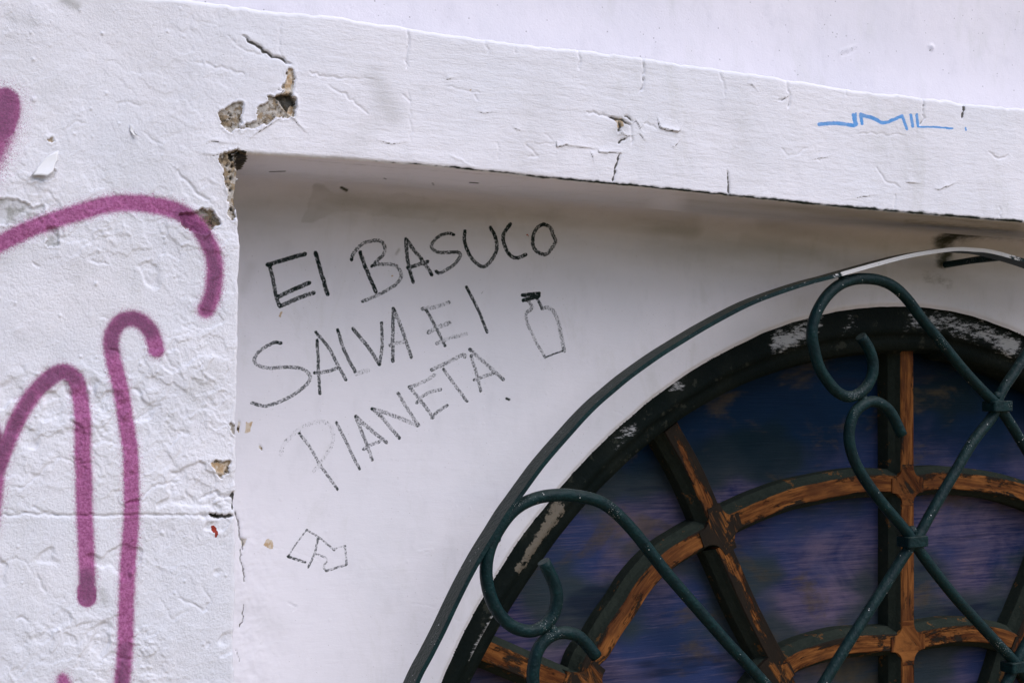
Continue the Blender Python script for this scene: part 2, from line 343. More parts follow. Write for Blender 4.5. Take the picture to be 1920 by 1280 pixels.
def tube(name, path3, r, mat, parent, n_=14):
    p = np.asarray(path3, float); t = np.gradient(p, axis=0); t /= np.linalg.norm(t, axis=1, keepdims=True)
    V = []; up = np.array([0, 1., 0])
    for a, b_ in zip(p, t):
        s_ = np.cross(b_, up); s_ /= np.linalg.norm(s_)+1e-9; w_ = np.cross(s_, b_)
        for k in range(n_):
            an = 2*math.pi*k/n_; V.append(a+r*(math.cos(an)*s_+math.sin(an)*w_))
    Fq = [(i*n_+k, i*n_+(k+1) % n_, (i+1)*n_+(k+1) % n_, (i+1)*n_+k) for i in range(len(p)-1) for k in range(n_)]
    Fq += [tuple(range(n_))[::-1], tuple((len(p)-1)*n_+k for k in range(n_))]
    o = mesh(name, np.array(V), Fq, mat, parent)
    for f in list(o.data.polygons)[-2:]: f.use_smooth = False
    return o
def box(name, a, b_, mat, parent=None):
    (x0, y0, z0), (x1, y1, z1) = a, b_
    V = [(x, y, z) for x in (x0, x1) for y in (y0, y1) for z in (z0, z1)]
    return mesh(name, V, [(0, 1, 3, 2), (4, 6, 7, 5), (0, 4, 5, 1), (2, 3, 7, 6), (0, 2, 6, 4), (1, 5, 7, 3)], mat, parent, smooth=False)

# ---------------------------------------------------------------- the street
g_ = box('road', (-60, -60, -1.75), (60, -1.2, -1.72), M_ASPH); g_['kind'] = 'structure'
g_ = box('pavement', (-60, -1.2, -1.75), (60, Y0+.3, -1.6), M_PAVE); g_['kind'] = 'structure'
house = empty('house', (.5, Y0, 0), 'old white plastered house front with peeling paint, graffiti and an arched fanlight', 'house')
# ---------------------------------------------------------------- things drawn on the walls and worn into them (survey marks)
SPRAY = [  # path, half width, softness, density
 ([(8, 194), (8, 212), (0, 236)], 30, .25, .75), ([(8, 200), (2, 240), (-14, 280), (-34, 320)], 27, 1.1, .4),
 ([(-25, 470), (0, 457), (33, 440), (67, 425), (133, 403), (200, 384), (253, 381), (300, 387), (335, 398), (365, 418), (387, 450), (400, 480), (403, 510), (400, 544), (393, 567), (387, 580)], 16.5, .5, .25),
 ([(-30, 790), (-12, 820), (-8, 870), (-14, 930), (-22, 985)], 19, .5, .6),
 ([(-4, 878), (10, 840), (33, 787), (57, 747), (87, 714), (117, 697), (141, 710), (151, 744), (155, 794), (155, 854), (157, 886), (158, 953), (161, 1020), (163, 1086), (162, 1118)], 16, .4, .3),
 ([(162, 1106), (162, 1119)], 18.5, .1, 1.),
 ([(293, 655), (290, 640), (282, 620), (267, 604), (247, 597), (227, 603), (214, 620), (209, 640), (213, 674), (222, 710), (230, 747), (235, 780), (242, 827), (245, 854), (246, 903), (246, 970), (243, 1020), (238, 1086), (235, 1170), (234, 1213), (229, 1270), (222, 1330)], 15.5, .45, .25),
 ([(117, 1273), (124, 1290), (130, 1330)], 12, 1., .4)]
DENSE = [([(12, 188), (11, 212), (2, 240)], 22), ([(-12, 800), (-8, 870)], 20), ([(80, 720), (117, 697), (141, 710)], 14), ([(282, 620), (247, 597), (214, 620), (209, 650)], 13), ([(387, 450), (403, 510), (387, 580)], 9), ([(163, 1086), (162, 1119)], 17), ([(340, 402), (385, 445)], 14), ([(234, 1213), (228, 1290)], 9), ([(60, 740), (33, 787), (10, 840)], 9)]
CR = [  # letter, strokes [(points, half width, pressure)]
 ('E', [([(502, 496), (513, 493), (547, 483), (572, 476)], 4, 1), ([(506, 498), (512, 523), (518, 555), (524, 573)], 3.6, .9), ([(520, 557), (550, 543), (580, 530)], 4, .9), ([(525, 574), (557, 560), (588, 548)], 3.9, .85)]),
 ('I', [([(592, 474), (603, 513), (614, 552)], 3.9, .95)]),
 ('B', [([(675, 473), (688, 507), (705, 547)], 3.6, .95), ([(659, 487), (663, 475), (678, 458), (700, 451), (715, 453), (722, 465), (718, 478), (703, 493)], 3.2, .7), ([(697, 499), (713, 495), (740, 497), (750, 508), (752, 520), (740, 535), (715, 550), (680, 565)], 3.1, .65)]),
 ('A', [([(761, 448), (763, 475), (768, 505), (775, 529)], 3.4, .9), ([(762, 448), (777, 470), (790, 485), (810, 515)], 3.4, .85), ([(765, 502), (782, 497), (802, 491)], 3.4, .85)]),
 ('S', [([(851, 440), (840, 437), (823, 443), (810, 457), (811, 466), (822, 473), (843, 473), (860, 473), (863, 480), (853, 495), (835, 507), (823, 512), (818, 508)], 3, .8)]),
 ('U', [([(872, 433), (871, 450), (877, 470), (887, 487), (900, 498), (910, 499), (920, 490), (930, 473), (932, 460), (928, 442), (919, 426)], 3.3, .9)]),
 ('C', [([(957, 420), (945, 437), (944, 452), (952, 472), (962, 482), (973, 483), (986, 477)], 3.4, .95)]),
 ('O', [([(1020, 420), (1007, 427), (1000, 443), (1000, 462), (1008, 472), (1022, 477), (1033, 468), (1042, 453), (1038, 442), (1032, 427), (1020, 420)], 3.3, .85)]),
 ('S', [([(527, 643), (515, 642), (498, 650), (483, 662), (477, 675), (485, 685), (507, 690), (540, 688), (567, 691), (580, 702), (581, 712), (570, 725), (547, 742), (520, 755), (495, 761), (473, 755)], 3.1, .66)]),
 ('A', [([(595, 637), (597, 687), (600, 738)], 2.9, .8), ([(592, 622), (617, 653), (633, 683), (649, 712)], 3, .75), ([(590, 699), (615, 696), (635, 689)], 3.1, .68)]),
 ('L', [([(633, 618), (645, 655), (668, 700)], 3.1, .78), ([(668, 700), (690, 694)], 4, .3)]),
 ('V', [([(662, 616), (690, 650), (712, 683)], 3.3, .76), ([(712, 683), (717, 645), (716, 605)], 2.9, .76)]),
 ('A', [([(738, 578), (737, 625), (737, 677)], 3.3, .74), ([(739, 580), (755, 620), (772, 670)], 3.2, .7), ([(732, 647), (745, 643), (760, 640)], 3.4, .4)]),
 ('E', [([(793, 579), (817, 575), (842, 567)], 3.6, .38), ([(800, 581), (815, 608), (835, 648)], 2.8, .8), ([(804, 623), (822, 613), (843, 605)], 3.8, .38), ([(820, 644), (842, 634), (875, 626)], 3.4, .42)]),
 ('I', [([(875, 538), (897, 580), (914, 622)], 2.8, .88)]),
 ('P', [([(562, 812), (583, 840), (600, 870), (633, 917)], 2.7, .58), ([(527, 853), (533, 833), (555, 810), (575, 797), (600, 790), (617, 795), (625, 810), (624, 827), (615, 847), (603, 865), (590, 882)], 3.6, .18)]),
 ('I', [([(631, 792), (647, 823), (663, 857), (674, 878)], 2.8, .6)]),
 ('A', [([(667, 780), (680, 813), (690, 838), (698, 862)], 3, .6), ([(668, 781), (692, 803), (725, 829)], 3.3, .58), ([(682, 842), (697, 833), (711, 828)], 3, .5)]),
 ('N', [([(698, 766), (717, 783), (749, 821)], 3.3, .6), ([(700, 767), (733, 777), (783, 797)], 3.6, .5), ([(747, 737), (767, 770), (785, 797)], 3.1, .55)]),
 ('E', [([(768, 725), (783, 743), (800, 765), (812, 783)], 3.1, .6), ([(768, 726), (792, 717), (815, 703)], 3.2, .45), ([(782, 755), (790, 745), (807, 735), (827, 730)], 2.9, .5), ([(810, 783), (820, 772), (839, 760)], 2.9, .6)]),
 ('T', [([(810, 693), (838, 680), (868, 665), (872, 668)], 3.4, .48), ([(832, 692), (850, 717), (876, 752)], 2.9, .6)]),
 ('A', [([(882, 655), (913, 683), (944, 711)], 3.3, .52), ([(884, 667), (894, 700), (902, 733)], 2.9, .55), ([(890, 712), (903, 707), (925, 700)], 3, .5)]),
 ('bottle', [([(981, 553), (1011, 550)], 3.6, 1.1), ([(982, 563), (996, 559), (1011, 555)], 3.6, 1.1), ([(991, 562), (997, 577), (988, 585), (987, 595), (990, 608), (997, 622), (1008, 645), (1023, 670)], 2.6, .5), ([(991, 562), (998, 577), (989, 585)], 2.8, .8), ([(1008, 560), (1017, 578)], 2.8, .8), ([(1017, 578), (1030, 577), (1040, 586), (1048, 607), (1054, 635), (1058, 657)], 3.4, .48), ([(1023, 670), (1040, 663), (1058, 657)], 1.5, .9)]),
 ('arrow', [([(540, 1043), (557, 1017), (575, 993)], 1.4, .55), ([(575, 993), (600, 1008), (627, 1031)], 1.9, .55), ([(627, 1028), (647, 1023)], 1.4, .35), ([(647, 1023), (650, 1058)], 2, .55), ([(650, 1058), (612, 1070)], 2.1, .55), ([(612, 1070), (607, 1062), (613, 1047), (590, 1037)], 1.9, .5), ([(597, 1007), (590, 1037), (578, 1063)], 2, .62), ([(540, 1043), (572, 1054)], 2.5, .75)])]
MARK = [([(1537, 233), (1570, 231), (1600, 235), (1607, 232)], 3.7), ([(1601, 215), (1605, 233)], 3.2), ([(1606, 212), (1607, 233)], 1.8), ([(1618, 232), (1615, 214)], 3), ([(1615, 215), (1640, 222), (1660, 230), (1693, 217)], 3.3), ([(1693, 217), (1702, 242)], 2.8), ([(1709, 215), (1713, 237)], 2.9), ([(1720, 215), (1723, 237)], 2.7), ([(1723, 238), (1747, 238), (1787, 241)], 2.6), ([(1811, 240), (1812, 244)], 1.8)]
# cracks: path, half width in marks, depth (mm), stain
CRK = [
 ([(455, 68), (478, 84), (505, 103), (530, 112), (544, 120)], 2.4, 2.2, .8), ([(425, 66), (450, 90), (505, 110)], 1.4, .6, .15), ([(527, 38), (524, 70), (524, 98), (532, 113)], 1.3, .6, .1),
 ([(366, 119), (395, 122), (420, 128), (444, 138), (458, 140)], 1.6, .8, .25), ([(333, 320), (340, 333), (358, 348), (372, 365), (392, 375)], 2.0, 1.3, .4),
 ([(-5, 966), (60, 962), (110, 966), (145, 966), (200, 967), (243, 965), (330, 965), (390, 967), (412, 970), (436, 966)], 1.9, 1.5, .35), ([(392, 963), (410, 969), (436, 967)], 3.2, 2.5, 1.2),
 ([(60, 950), (85, 960), (110, 966)], 1.6, .9, .3), ([(0, 952), (50, 962)], 1.2, .6, .15),
 ([(262, 935), (285, 912), (310, 907), (340, 903)], 2, 1.2, .45), ([(236, 943), (262, 937)], 2.6, 2, .9), ([(375, 936), (388, 928), (407, 922), (418, 934), (437, 928)], 2.1, 1.5, .5), ([(348, 920), (365, 943)], 1.5, .8, .2), ([(400, 946), (418, 940), (434, 945)], 1.5, .8, .2), ([(437, 922), (436, 955)], 2.6, 2, 1.),
 ([(20, 915), (45, 913), (95, 868), (112, 857), (138, 868)], 1.5, .8, .3), ([(222, 790), (245, 793), (275, 775), (300, 760)], 1.7, 1., .45), ([(150, 868), (172, 868)], 1.5, .8, .6),
 ([(205, 655), (213, 656), (225, 663)], 2., 1.5, .7), ([(222, 1233), (245, 1234)], 1.7, 1, .6), ([(300, 1120), (320, 1160), (350, 1145)], 1.3, .6, .2), ([(335, 1120), (348, 1128), (360, 1130), (380, 1145), (395, 1130)], 1.8, 1.1, .4), ([(380, 1100), (397, 1128)], 1.4, .7, .25),
 ([(30, 1160), (40, 1155), (52, 1165)], 1.8, 1.2, .35), ([(70, 1075), (78, 1100), (85, 1112)], 1.8, 1., .3), ([(0, 1056), (30, 1045), (50, 1055), (60, 1075)], 1.2, .6, .15),
 ([(260, 1040), (290, 1058), (315, 1070), (340, 1058), (365, 1060)], 1.2, -.5, .05), ([(330, 590), (350, 605), (380, 618)], 1.2, .6, .3), ([(312, 637), (335, 628), (352, 625)], 1.2, .7, .3),
 ([(308, 660), (320, 685), (333, 690), (342, 710)], 1.3, .6, .15), ([(170, 488), (185, 493), (200, 495)], 2, 1.2, .5), ([(60, 490), (75, 500)], 1.6, 1., .4), ([(186, 592), (203, 597)], 1.3, .6, .2),
 ([(390, 790), (400, 802), (425, 796)], 1.3, .6, .2), ([(186, 812), (240, 838)], 1.1, -.4, 0), ([(213, 710), (240, 742)], 1.1, -.5, 0), ([(110, 715), (135, 712), (150, 705)], 1.1, -.5, 0), ([(125, 240), (140, 229), (160, 231)], 1.3, .7, .2), ([(218, 211), (220, 195), (240, 191), (262, 200)], 1.2, .6, .15), ([(270, 250), (290, 265), (304, 270)], 1.3, .7, .2),
 ([(453, 560), (453, 562)], 1, .1, 0),
 # beam
 ([(759, 50), (765, 66), (766, 85), (762, 100), (761, 128)], 1.7, 1.2, .45), ([(765, 170), (768, 190), (770, 265)], 1.1, .5, .12), ([(912, 72), (914, 100)], 1.3, .6, .12), ([(965, 80), (966, 100)], 1.3, .6, .2), ([(1084, 95), (1088, 112), (1085, 130)], 1.8, 1.2, .35),
 ([(1204, 112), (1207, 128), (1204, 143), (1206, 158), (1198, 172)], 1.9, 1.5, .6), ([(1350, 130), (1358, 160), (1360, 180)], 1.5, .8, .25), ([(1474, 150), (1477, 168), (1481, 185), (1478, 202)], 1.7, 1.3, .5), ([(1460, 188), (1472, 185), (1470, 188)], 1.6, 1.2, .5), ([(1586, 162), (1588, 180)], 1.2, .6, .12),
 ([(1729, 178), (1733, 200), (1735, 222), (1726, 235)], 1.8, 1.4, .7), ([(1800, 190), (1808, 194), (1805, 222)], 1.9, 1.6, .9), ([(1808, 193), (1822, 192)], 2.2, 1.5, .8),
 ([(1100, 210), (1130, 215), (1145, 220), (1158, 222), (1165, 220)], 1.5, 1.2, .5), ([(1142, 220), (1160, 224), (1172, 230), (1183, 235)], 2.1, 1.8, .9), ([(1170, 219), (1175, 218), (1185, 228)], 1.6, 1.2, .8), ([(1181, 234), (1184, 248), (1184, 270)], 1.4, 1., .5), ([(1183, 235), (1192, 224)], 1.3, .8, .4), ([(1207, 232), (1230, 241)], 1.4, .8, .35),
 ([(1160, 228), (1163, 238), (1159, 248)], 2.6, 2, .8), ([(1159, 270), (1165, 263), (1174, 260)], 2, 1.4, .8), ([(1163, 288), (1156, 310), (1150, 342)], 1.8, 1.8, .9), ([(985, 270), (1000, 284), (1008, 293), (990, 295)], 1.3, .8, .3), ([(987, 268), (1042, 269)], 1.1, .5, .2),
 ([(1364, 320), (1366, 340), (1368, 365)], 1.8, 1.6, .8), ([(1537, 282), (1538, 302)], 1.1, .5, .3), ([(1645, 313), (1665, 342), (1690, 352)], 1.4, .8, .3), ([(1680, 365), (1679, 392)], 1.3, .8, .3), ([(1874, 388), (1873, 415)], 1.3, .8, .3), ([(1854, 285), (1873, 298), (1890, 291)], 1.4, .9, .35),
 ([(1466, 278), (1480, 292), (1502, 286), (1515, 277)], 1.2, .6, .2), ([(640, 148), (690, 148), (700, 150)], 1.2, .6, .2), ([(580, 135), (605, 143), (640, 148)], 1.4, .9, .3), ([(640, 175), (670, 198), (690, 215)], 1.3, .8, .2), ([(615, 160), (640, 176)], 1.2, .7, .2), ([(840, 163), (875, 170), (900, 175)], 1.1, .6, .2), ([(890, 178), (895, 188)], 1.2, .7, .3), ([(932, 268), (936, 285), (934, 298)], 1.1, .6, .4),
 ([(1610, 252), (1640, 250), (1700, 254)], 1.1, .6, .15), ([(1020, 252), (1035, 262)], 1., .5, .1), ([(755, 178), (768, 190)], 1.5, .9, .3), ([(845, 292), (870, 305), (890, 313)], 1.2, -.6, 0)]
# loose-edge lips: paint lifted on one side: path, lift (mm)
LIP = [([(1183, 235), (1192, 226), (1200, 241), (1207, 233)], 1.6), ([(1198, 246), (1208, 262)], 1.4), ([(1160, 248), (1176, 256), (1190, 254)], 1.5), ([(1256, 272), (1264, 276), (1276, 262)], 1.4), ([(890, 205), (905, 212), (930, 210)], 1.), ([(1400, 156), (1412, 160), (1418, 168)], 1.4), ([(1465, 190), (1480, 180)], 1.2), ([(835, 150), (850, 147)], 1.4), ([(1520, 300), (1560, 292)], 1.), ([(700, 262), (735, 270), (760, 268)], .9), ([(1600, 372), (1640, 366)], 1.), ([(960, 240), (978, 246)], 1.), ([(1043, 262), (1043, 276), (1060, 272), (1074, 274)], 2.4), ([(1074, 274), (1110, 279)], 1.6), ([(1121, 275), (1122, 286), (1163, 287)], 2.4), ([(1230, 216), (1237, 240), (1250, 245), (1272, 247)], 3.2), ([(1240, 240), (1272, 247), (1280, 235)], 2.), ([(1163, 264), (1175, 258), (1168, 246)], 2.), ([(1698, 342), (1722, 344)], 2.4), ([(1750, 352), (1760, 356), (1790, 344)], 2.2), ([(1106, 283), (1112, 300)], 1.6), ([(505, 165), (530, 170), (548, 178)], 1.), ([(530, 218), (548, 222), (570, 245)], 1.8), ([(462, 265), (480, 250), (510, 232), (530, 218)], 1.6), ([(372, 288), (400, 292), (425, 285)], 1.4), ([(375, 275), (395, 265), (440, 270)], 1.2)]
# paint gone to the plaster: outline, depth mm, darkness, tan
CHIP = [
 ([(412, 212), (425, 204), (440, 196), (454, 195), (452, 215), (449, 240), (430, 246), (416, 238)], 2.6, .35),
 ([(482, 203), (505, 192), (503, 182), (520, 180), (540, 178), (552, 188), (555, 200), (548, 218), (540, 219), (520, 218), (500, 230), (486, 236), (450, 242), (482, 228)], 2.8, .3),
 ([(541, 128), (548, 128), (549, 150), (546, 178), (532, 178), (530, 165), (540, 150)], 2., .1),
 ([(515, 182), (545, 178), (554, 196), (545, 212), (530, 198)], 3.4, .9),
 ([(411, 292), (440, 284), (447, 300), (446, 335), (444, 380), (438, 412), (428, 400), (430, 370), (424, 340), (416, 312)], 3., .25),
 ([(432, 290), (445, 282), (444, 296), (436, 300)], 4., 1.),
 ([(338, 404), (362, 400), (380, 392), (398, 390), (404, 405), (414, 418), (400, 430), (380, 437), (355, 432), (342, 420)], 3., .6),
 ([(-10, 378), (20, 374), (45, 382), (62, 392), (78, 384), (84, 400), (50, 412), (25, 420), (-10, 416)], 1.2, -.6),
 ([(82, 430), (108, 428), (107, 460), (90, 458)], 1.2, -.4),
 ([(58, 330), (75, 327), (95, 322), (104, 320), (100, 334), (80, 338)], 1., -.3),
 ([(392, 865), (430, 865), (424, 884), (412, 893), (404, 882)], 2., .0),
 ([(394, 962), (412, 964), (410, 971), (398, 969)], 3., 1.),
 ([(434, 795), (443, 800), (442, 815), (436, 808)], 2., .4), ([(88, 262), (98, 258), (100, 263), (92, 266)], 1., .0)]
TAN = [([(392, 866), (428, 868), (418, 890), (408, 886)],), ([(523, 585), (530, 583), (527, 596), (522, 594)],), ([(541, 132), (548, 130), (548, 160), (542, 176), (534, 174)],), ([(545, 196), (555, 200), (548, 218), (541, 216)],), ([(492, 1022), (500, 1012), (510, 1010), (513, 1030), (500, 1025)],), ([(1153, 222), (1166, 222), (1170, 238), (1158, 240)],), ([(880, 168), (884, 168), (884, 172), (880, 172)],), ([(463, 792), (474, 790), (470, 808), (460, 812)],)]
RED = [[(396, 984), (404, 984), (408, 998), (404, 1006), (399, 996)], [(402, 1000), (410, 1001), (406, 1006)]]
FLK = [  # loose paint flakes: outline, hinge edge first two points, lift
 ([(110, 282), (84, 296), (66, 318), (57, 331), (72, 330), (86, 332), (98, 322), (103, 306), (109, 299), (108, 290)], .007, .8),
 ([(244, 232), (243, 245), (250, 256), (258, 256), (252, 250), (250, 243)], .003, .9)]
def segsum(pts): return cat(pts, 6)
PIX = lambda X, Y, Z: Q(X, Y, Z)
def new_attrs(shape, names): return {k: np.zeros(shape) for k in names}
def add_cracks(fl, H, A, dens=1.):
    for i, (p, hw, dp, stn) in enumerate(CRK):
        k, D, T, S = fl.dist(jit(p, 3.0, 6.0, i), 9)
        if not len(D): continue
        taper = .45+.75*vn(T*14+i, T*0+i*3.1, 1); taper *= ss(0, .12, T)*ss(1, .9, T)*.8+.2
        g = np.exp(-(D/(hw*taper+.75))**2)
        H[k] -= g*dp*.001; A['crack'][k] = np.maximum(A['crack'][k], g*(min(1.1, stn*.95) if stn > .75 else stn*.62+.04)*(taper*.6+.4))
        if dp > 1.9: H[k] += .0005*(S > 0)*np.exp(-np.maximum(D-hw, 0)/6)*ss(hw*.5, hw*1.3, D)
    for i, (p, lf) in enumerate(LIP):
        k, D, T, S = fl.dist(jit(p, 1.2, 6, i), 16)
        if not len(D): continue
        up = S > 0
        H[k] += np.where(up, lf*.00075*np.exp(-D/6.5)*np.sin(np.clip(T*1.2, 0, 1)*2.6), 0)
        A['crack'][k] = np.maximum(A['crack'][k], np.where(~up, np.exp(-(D/1.1)**2)*.75*(.4+.6*np.sin(np.clip(T*1.1, 0, 1)*2.8)), 0))
def add_chips(fl, X, Z, H, A):
    for i, (p, dp, dark) in enumerate(CHIP):
        k, s = fl.poly(p, 10)
        if not len(s): continue
        x = X[k]; z = Z[k]
        s = s+fb(x*170, z*170, 3, 5, .65)*15+1.5
        c = ss(-1.2, 1.6, s); r = fb(x*330, z*330, 5, 4, .7)
        H[k] += -c*dp*.001+c*r*.0026*(1 if dark > -.2 else .4)
        H[k] += .0006*np.exp(-(np.abs(s+2.5)/2.2)**2)
        A['chip'][k] = np.maximum(A['chip'][k], c*(1 if dark > -.2 else .0)); A['deep'][k] = np.maximum(A['deep'][k], c*max(dark, 0))
        if dark < -.2: A['smudge_shade'][k] = np.maximum(A['smudge_shade'][k], c*(.34+.5*ss(.0, .2, fb(x*120, z*120, 2, 3))))
    for i, (p,) in enumerate(TAN):
        k, s = fl.poly(p, 8)
        if not len(s): continue
        A['tan'][k] = np.maximum(A['tan'][k], ss(-1.5, 1.5, s+fb(X[k]*300, Z[k]*300, 4, 3)*6))
    for p in RED:
        k, s = fl.poly(p, 6)
        if len(s): A['red'][k] = np.maximum(A['red'][k], ss(-1, 1, s+fb(X[k]*400, Z[k]*400, 4, 3)*7))
def add_spray(fl, A, L):
    pieces = []
    for i, (p, hw, soft, dn) in enumerate(SPRAY):
        k, D, T, S = fl.dist(segsum(p), hw*2.3)
        if not len(D): continue
        e = 1-D/hw*.5
        v = .5+(1-D/hw)*(1.15 if soft < .3 else .95/(.45+soft)*.5)
        v = np.clip(v, 0, 1)
        old = A['spray'][k]; A['spray'][k] = np.maximum(old, v)
        a = (D < hw*1.3) & (L[k] == 0); kk = tuple(q[a] for q in k); L[kk] = len(pieces)+1
        pieces.append(('spray_stroke', ['rounded head of a pink spray mark', 'faded tail of a pink spray mark', 'pink spray line bowed like an arch', 'short pink spray line at the wall edge', 'pink spray line shaped like a letter n', 'dense round end of a pink spray line', 'pink spray line shaped like a walking cane', 'small pink spray tip'][i]))
        A['dense'][k] = np.maximum(A['dense'][k], dn*.35*ss(hw*1.1, hw*.2, D))
    for p, hw in DENSE:
        k, D, T, S = fl.dist(segsum(p), hw*1.6)
        if len(D): A['dense'][k] = np.maximum(A['dense'][k], ss(hw*2.4, hw*.2, D)*.8)
    return pieces
# ---------------------------------------------------------------- plaster relief
def spots(x, z, cell, prob, r0, r1, s=0):
    i = np.floor(x/cell).astype(np.int64); j = np.floor(z/cell).astype(np.int64)
    T = TAB[s % 8]; U_ = TAB[(s+1) % 8]; V_ = TAB[(s+2) % 8]; W_ = TAB[(s+3) % 8]
    a, b_ = (i+11) & 255, (j+29) & 255
    on = T[a, b_] < prob; r = r0+(r1-r0)*W_[a, b_]**2
    cx = (i+.3+.4*U_[a, b_])*cell; cz = (j+.3+.4*V_[a, b_])*cell
    return np.where(on, np.clip(1-((x-cx)**2+(z-cz)**2)/(r*r), 0, 1), 0)
def front_relief(X, Z, U, V, A, L, marks=True):
    """height towards the street of the pier and beam skin"""
    A['old'] = ss(640, 400, U)*(.6+.4*ss(200, 500, V)); pier = ss(470, 405, U); low = ss(260, 470, V)
    rough = .10+.20*pier*(1-low)+pier*low*.75
    patch = ss(-.16, .14, fb(X*9, Z*9, 2, 3)); rough = rough*(.22+1.1*patch)
    H = fb(X*4, Z*4, 0, 2)*.006+fb(X*16, Z*16, 1, 3)*.0022*(.5+rough)
    wx, wz = X+fb(X*60, Z*60, 6, 3)*.010, Z+fb(X*60, Z*60, 7, 3)*.010
    for k, (f, t, a) in enumerate([(13, .04, .55), (21, -.05, .5), (30, .08, .42), (44, .02, .32), (17, .15, .7)]):
        n = fb(wx*f+k*7, wz*f*1.15, k, 4, .55); H += a*.00125*rough*ss(t, t+.009, n)
    for k, (f, a) in enumerate([(18, .5), (33, .36)]):
        n = fb(wx*f+5*k, wz*f, k+3, 4, .6); H += a*.0009*rough*np.exp(-(n/.006)**2)*ss(.0, .12, fb(X*12+k, Z*12, 5, 2))
    H += fb(X*110, Z*110, 4, 4, .65)*.0007*rough+fb(X*300, Z*300, 2, 3, .6)*.0005*rough
    H += (1-pier)*(fb(X*16, Z*130, 5, 4, .6)*.0005+fb(X*45, Z*45, 3, 4, .6)*.0004)
    H += spots(X+.02*fb(X*9, Z*9, 3, 2), Z, .013, .13, .0006, .0019, 1)*.0008*(.3+pier)+spots(X+.004, Z+.03*fb(X*5, Z*5, 2, 2), .033, .12, .001, .0028, 4)*.0010*(.2+pier)
    # hollows in the lower pier where the coat has fallen and been painted over
    n = fb(wx*11+3, wz*13, 6, 4, .6); H -= .0016*pier*low*ss(.13, .16, n)*(1+fb(X*90, Z*90, 1, 3))
    if not marks: return H, []
    fl = Fld(U, V)
    add_chips(fl, X, Z, H, A); add_cracks(fl, H, A)
    # dark hollow in the inner corner and holes along the pier edge
    for (u, v, r, d) in [(449, 305, 7, 12), (446, 290, 5, 8), (433, 216, 2, 2.5), (431, 222, 1.6, 2.5), (429, 213, 1.6, 2.5), (434, 334, 3, 3.5), (433, 356, 2.5, 3), (431, 322, 2, 3), (435, 392, 2.4, 3), (520, 192, 2, 3), (530, 196, 2, 3), (436, 312, 2.2, 3), (426, 310, 2, 3)]:
        q = np.exp(-(((U-u)**2+((V-v)*.7)**2)/(r*r))**1.5); H -= q*d*.001; A['deep'] = np.maximum(A['deep'], q); A['chip'] = np.maximum(A['chip'], q)
    k, D, T, S = fl.dist(jit([(560, 300), (700, 305), (823, 313.5), (1053, 338), (1273, 359), (1567, 389), (1913, 418)], 1.2, 6, 5), 16)
    wgt = ss(0, .12, T)*(.75+.75*ss(-.1, .2, fb(T*60, T*0, 2, 4, .6)+.14*ss(.15, .4, T)))
    A['grime'][k] = np.maximum(A['grime'][k], np.exp(-(D/(2.6+2.4*ss(.1, .5, T)))**2)*wgt+np.exp(-(D/9)**2)*.15)
    k, D, T, S = fl.dist([(590, 300), (612, 301)], 14); A['grime'][k] = np.maximum(A['grime'][k], np.exp(-(D/4)**2)*.7)
    for p, w_, a_ in [([(120, 0), (145, 12)], 9, .5), ([(20, 28), (60, 45)], 14, .22), ([(1020, 190), (990, 300)], 45, .10), ([(700, 140), (735, 215)], 22, .22), ([(320, 390), (280, 310)], 60, .08), ([(200, 20), (300, 110)], 60, .12), ([(0, 60), (90, 160)], 50, .10), ([(1380, 180), (1400, 330)], 30, .09), ([(650, 290), (700, 230)], 24, .10), ([(1680, 230), (1720, 330)], 60, .07), ([(1170, 235), (1160, 245)], 14, .4), ([(30, 440), (0, 480)], 30, .18), ([(190, 1110), (196, 1128)], 7, .4), ([(310, 960), (420, 1010)], 25, .07)]:
        k, D, T, S = fl.dist(p, w_*2.2)
        if len(D): A['smudge_shade'][k] = np.maximum(A['smudge_shade'][k], a_*1.25*np.exp(-(D/w_)**2))
    pcs = add_spray(fl, A, L) if U.min() < 300 else []
    if U.max() > 1500:
        first = len(pcs)
        for i, (p, hw) in enumerate(MARK):
            k, D, T, S = fl.dist(segsum(p), 16)
            if not len(D): continue
            A['marker'][k] = np.maximum(A['marker'][k], np.clip(1-D/(2*hw), 0, 1)*(.76 if i == 8 else 1.)); a = (D < hw*1.7) & (L[k] == 0)
            g = 1+(0 if i < 3 else 1 if i < 6 else 2 if i < 7 else 3); kk = tuple(q[a] for q in k); L[kk] = first+g
        pcs += [('marker_letter', 'blue marker letter J with a long tail'), ('marker_letter', 'blue marker letter M'), ('marker_letter', 'blue marker letter I'), ('marker_letter', 'blue marker letter L fading to the right')]
    return H, pcs
NAMES = ['old', 'chip', 'deep', 'tan', 'crack', 'grime', 'smudge_shade', 'spray', 'dense', 'marker', 'red']
def graded(a, b_, c, d, fine, lo, hi):
    m = np.linspace(b_, c, int(round((c-b_)/fine))+1)
    l = a+(b_-a)*(1-(np.linspace(1, 0, lo+1)[:-1])**2.0) if lo else []
    h = c+(d-c)*(np.linspace(0, 1, hi+1)[1:])**2.0 if hi else []
    return np.concatenate([l, m, h])
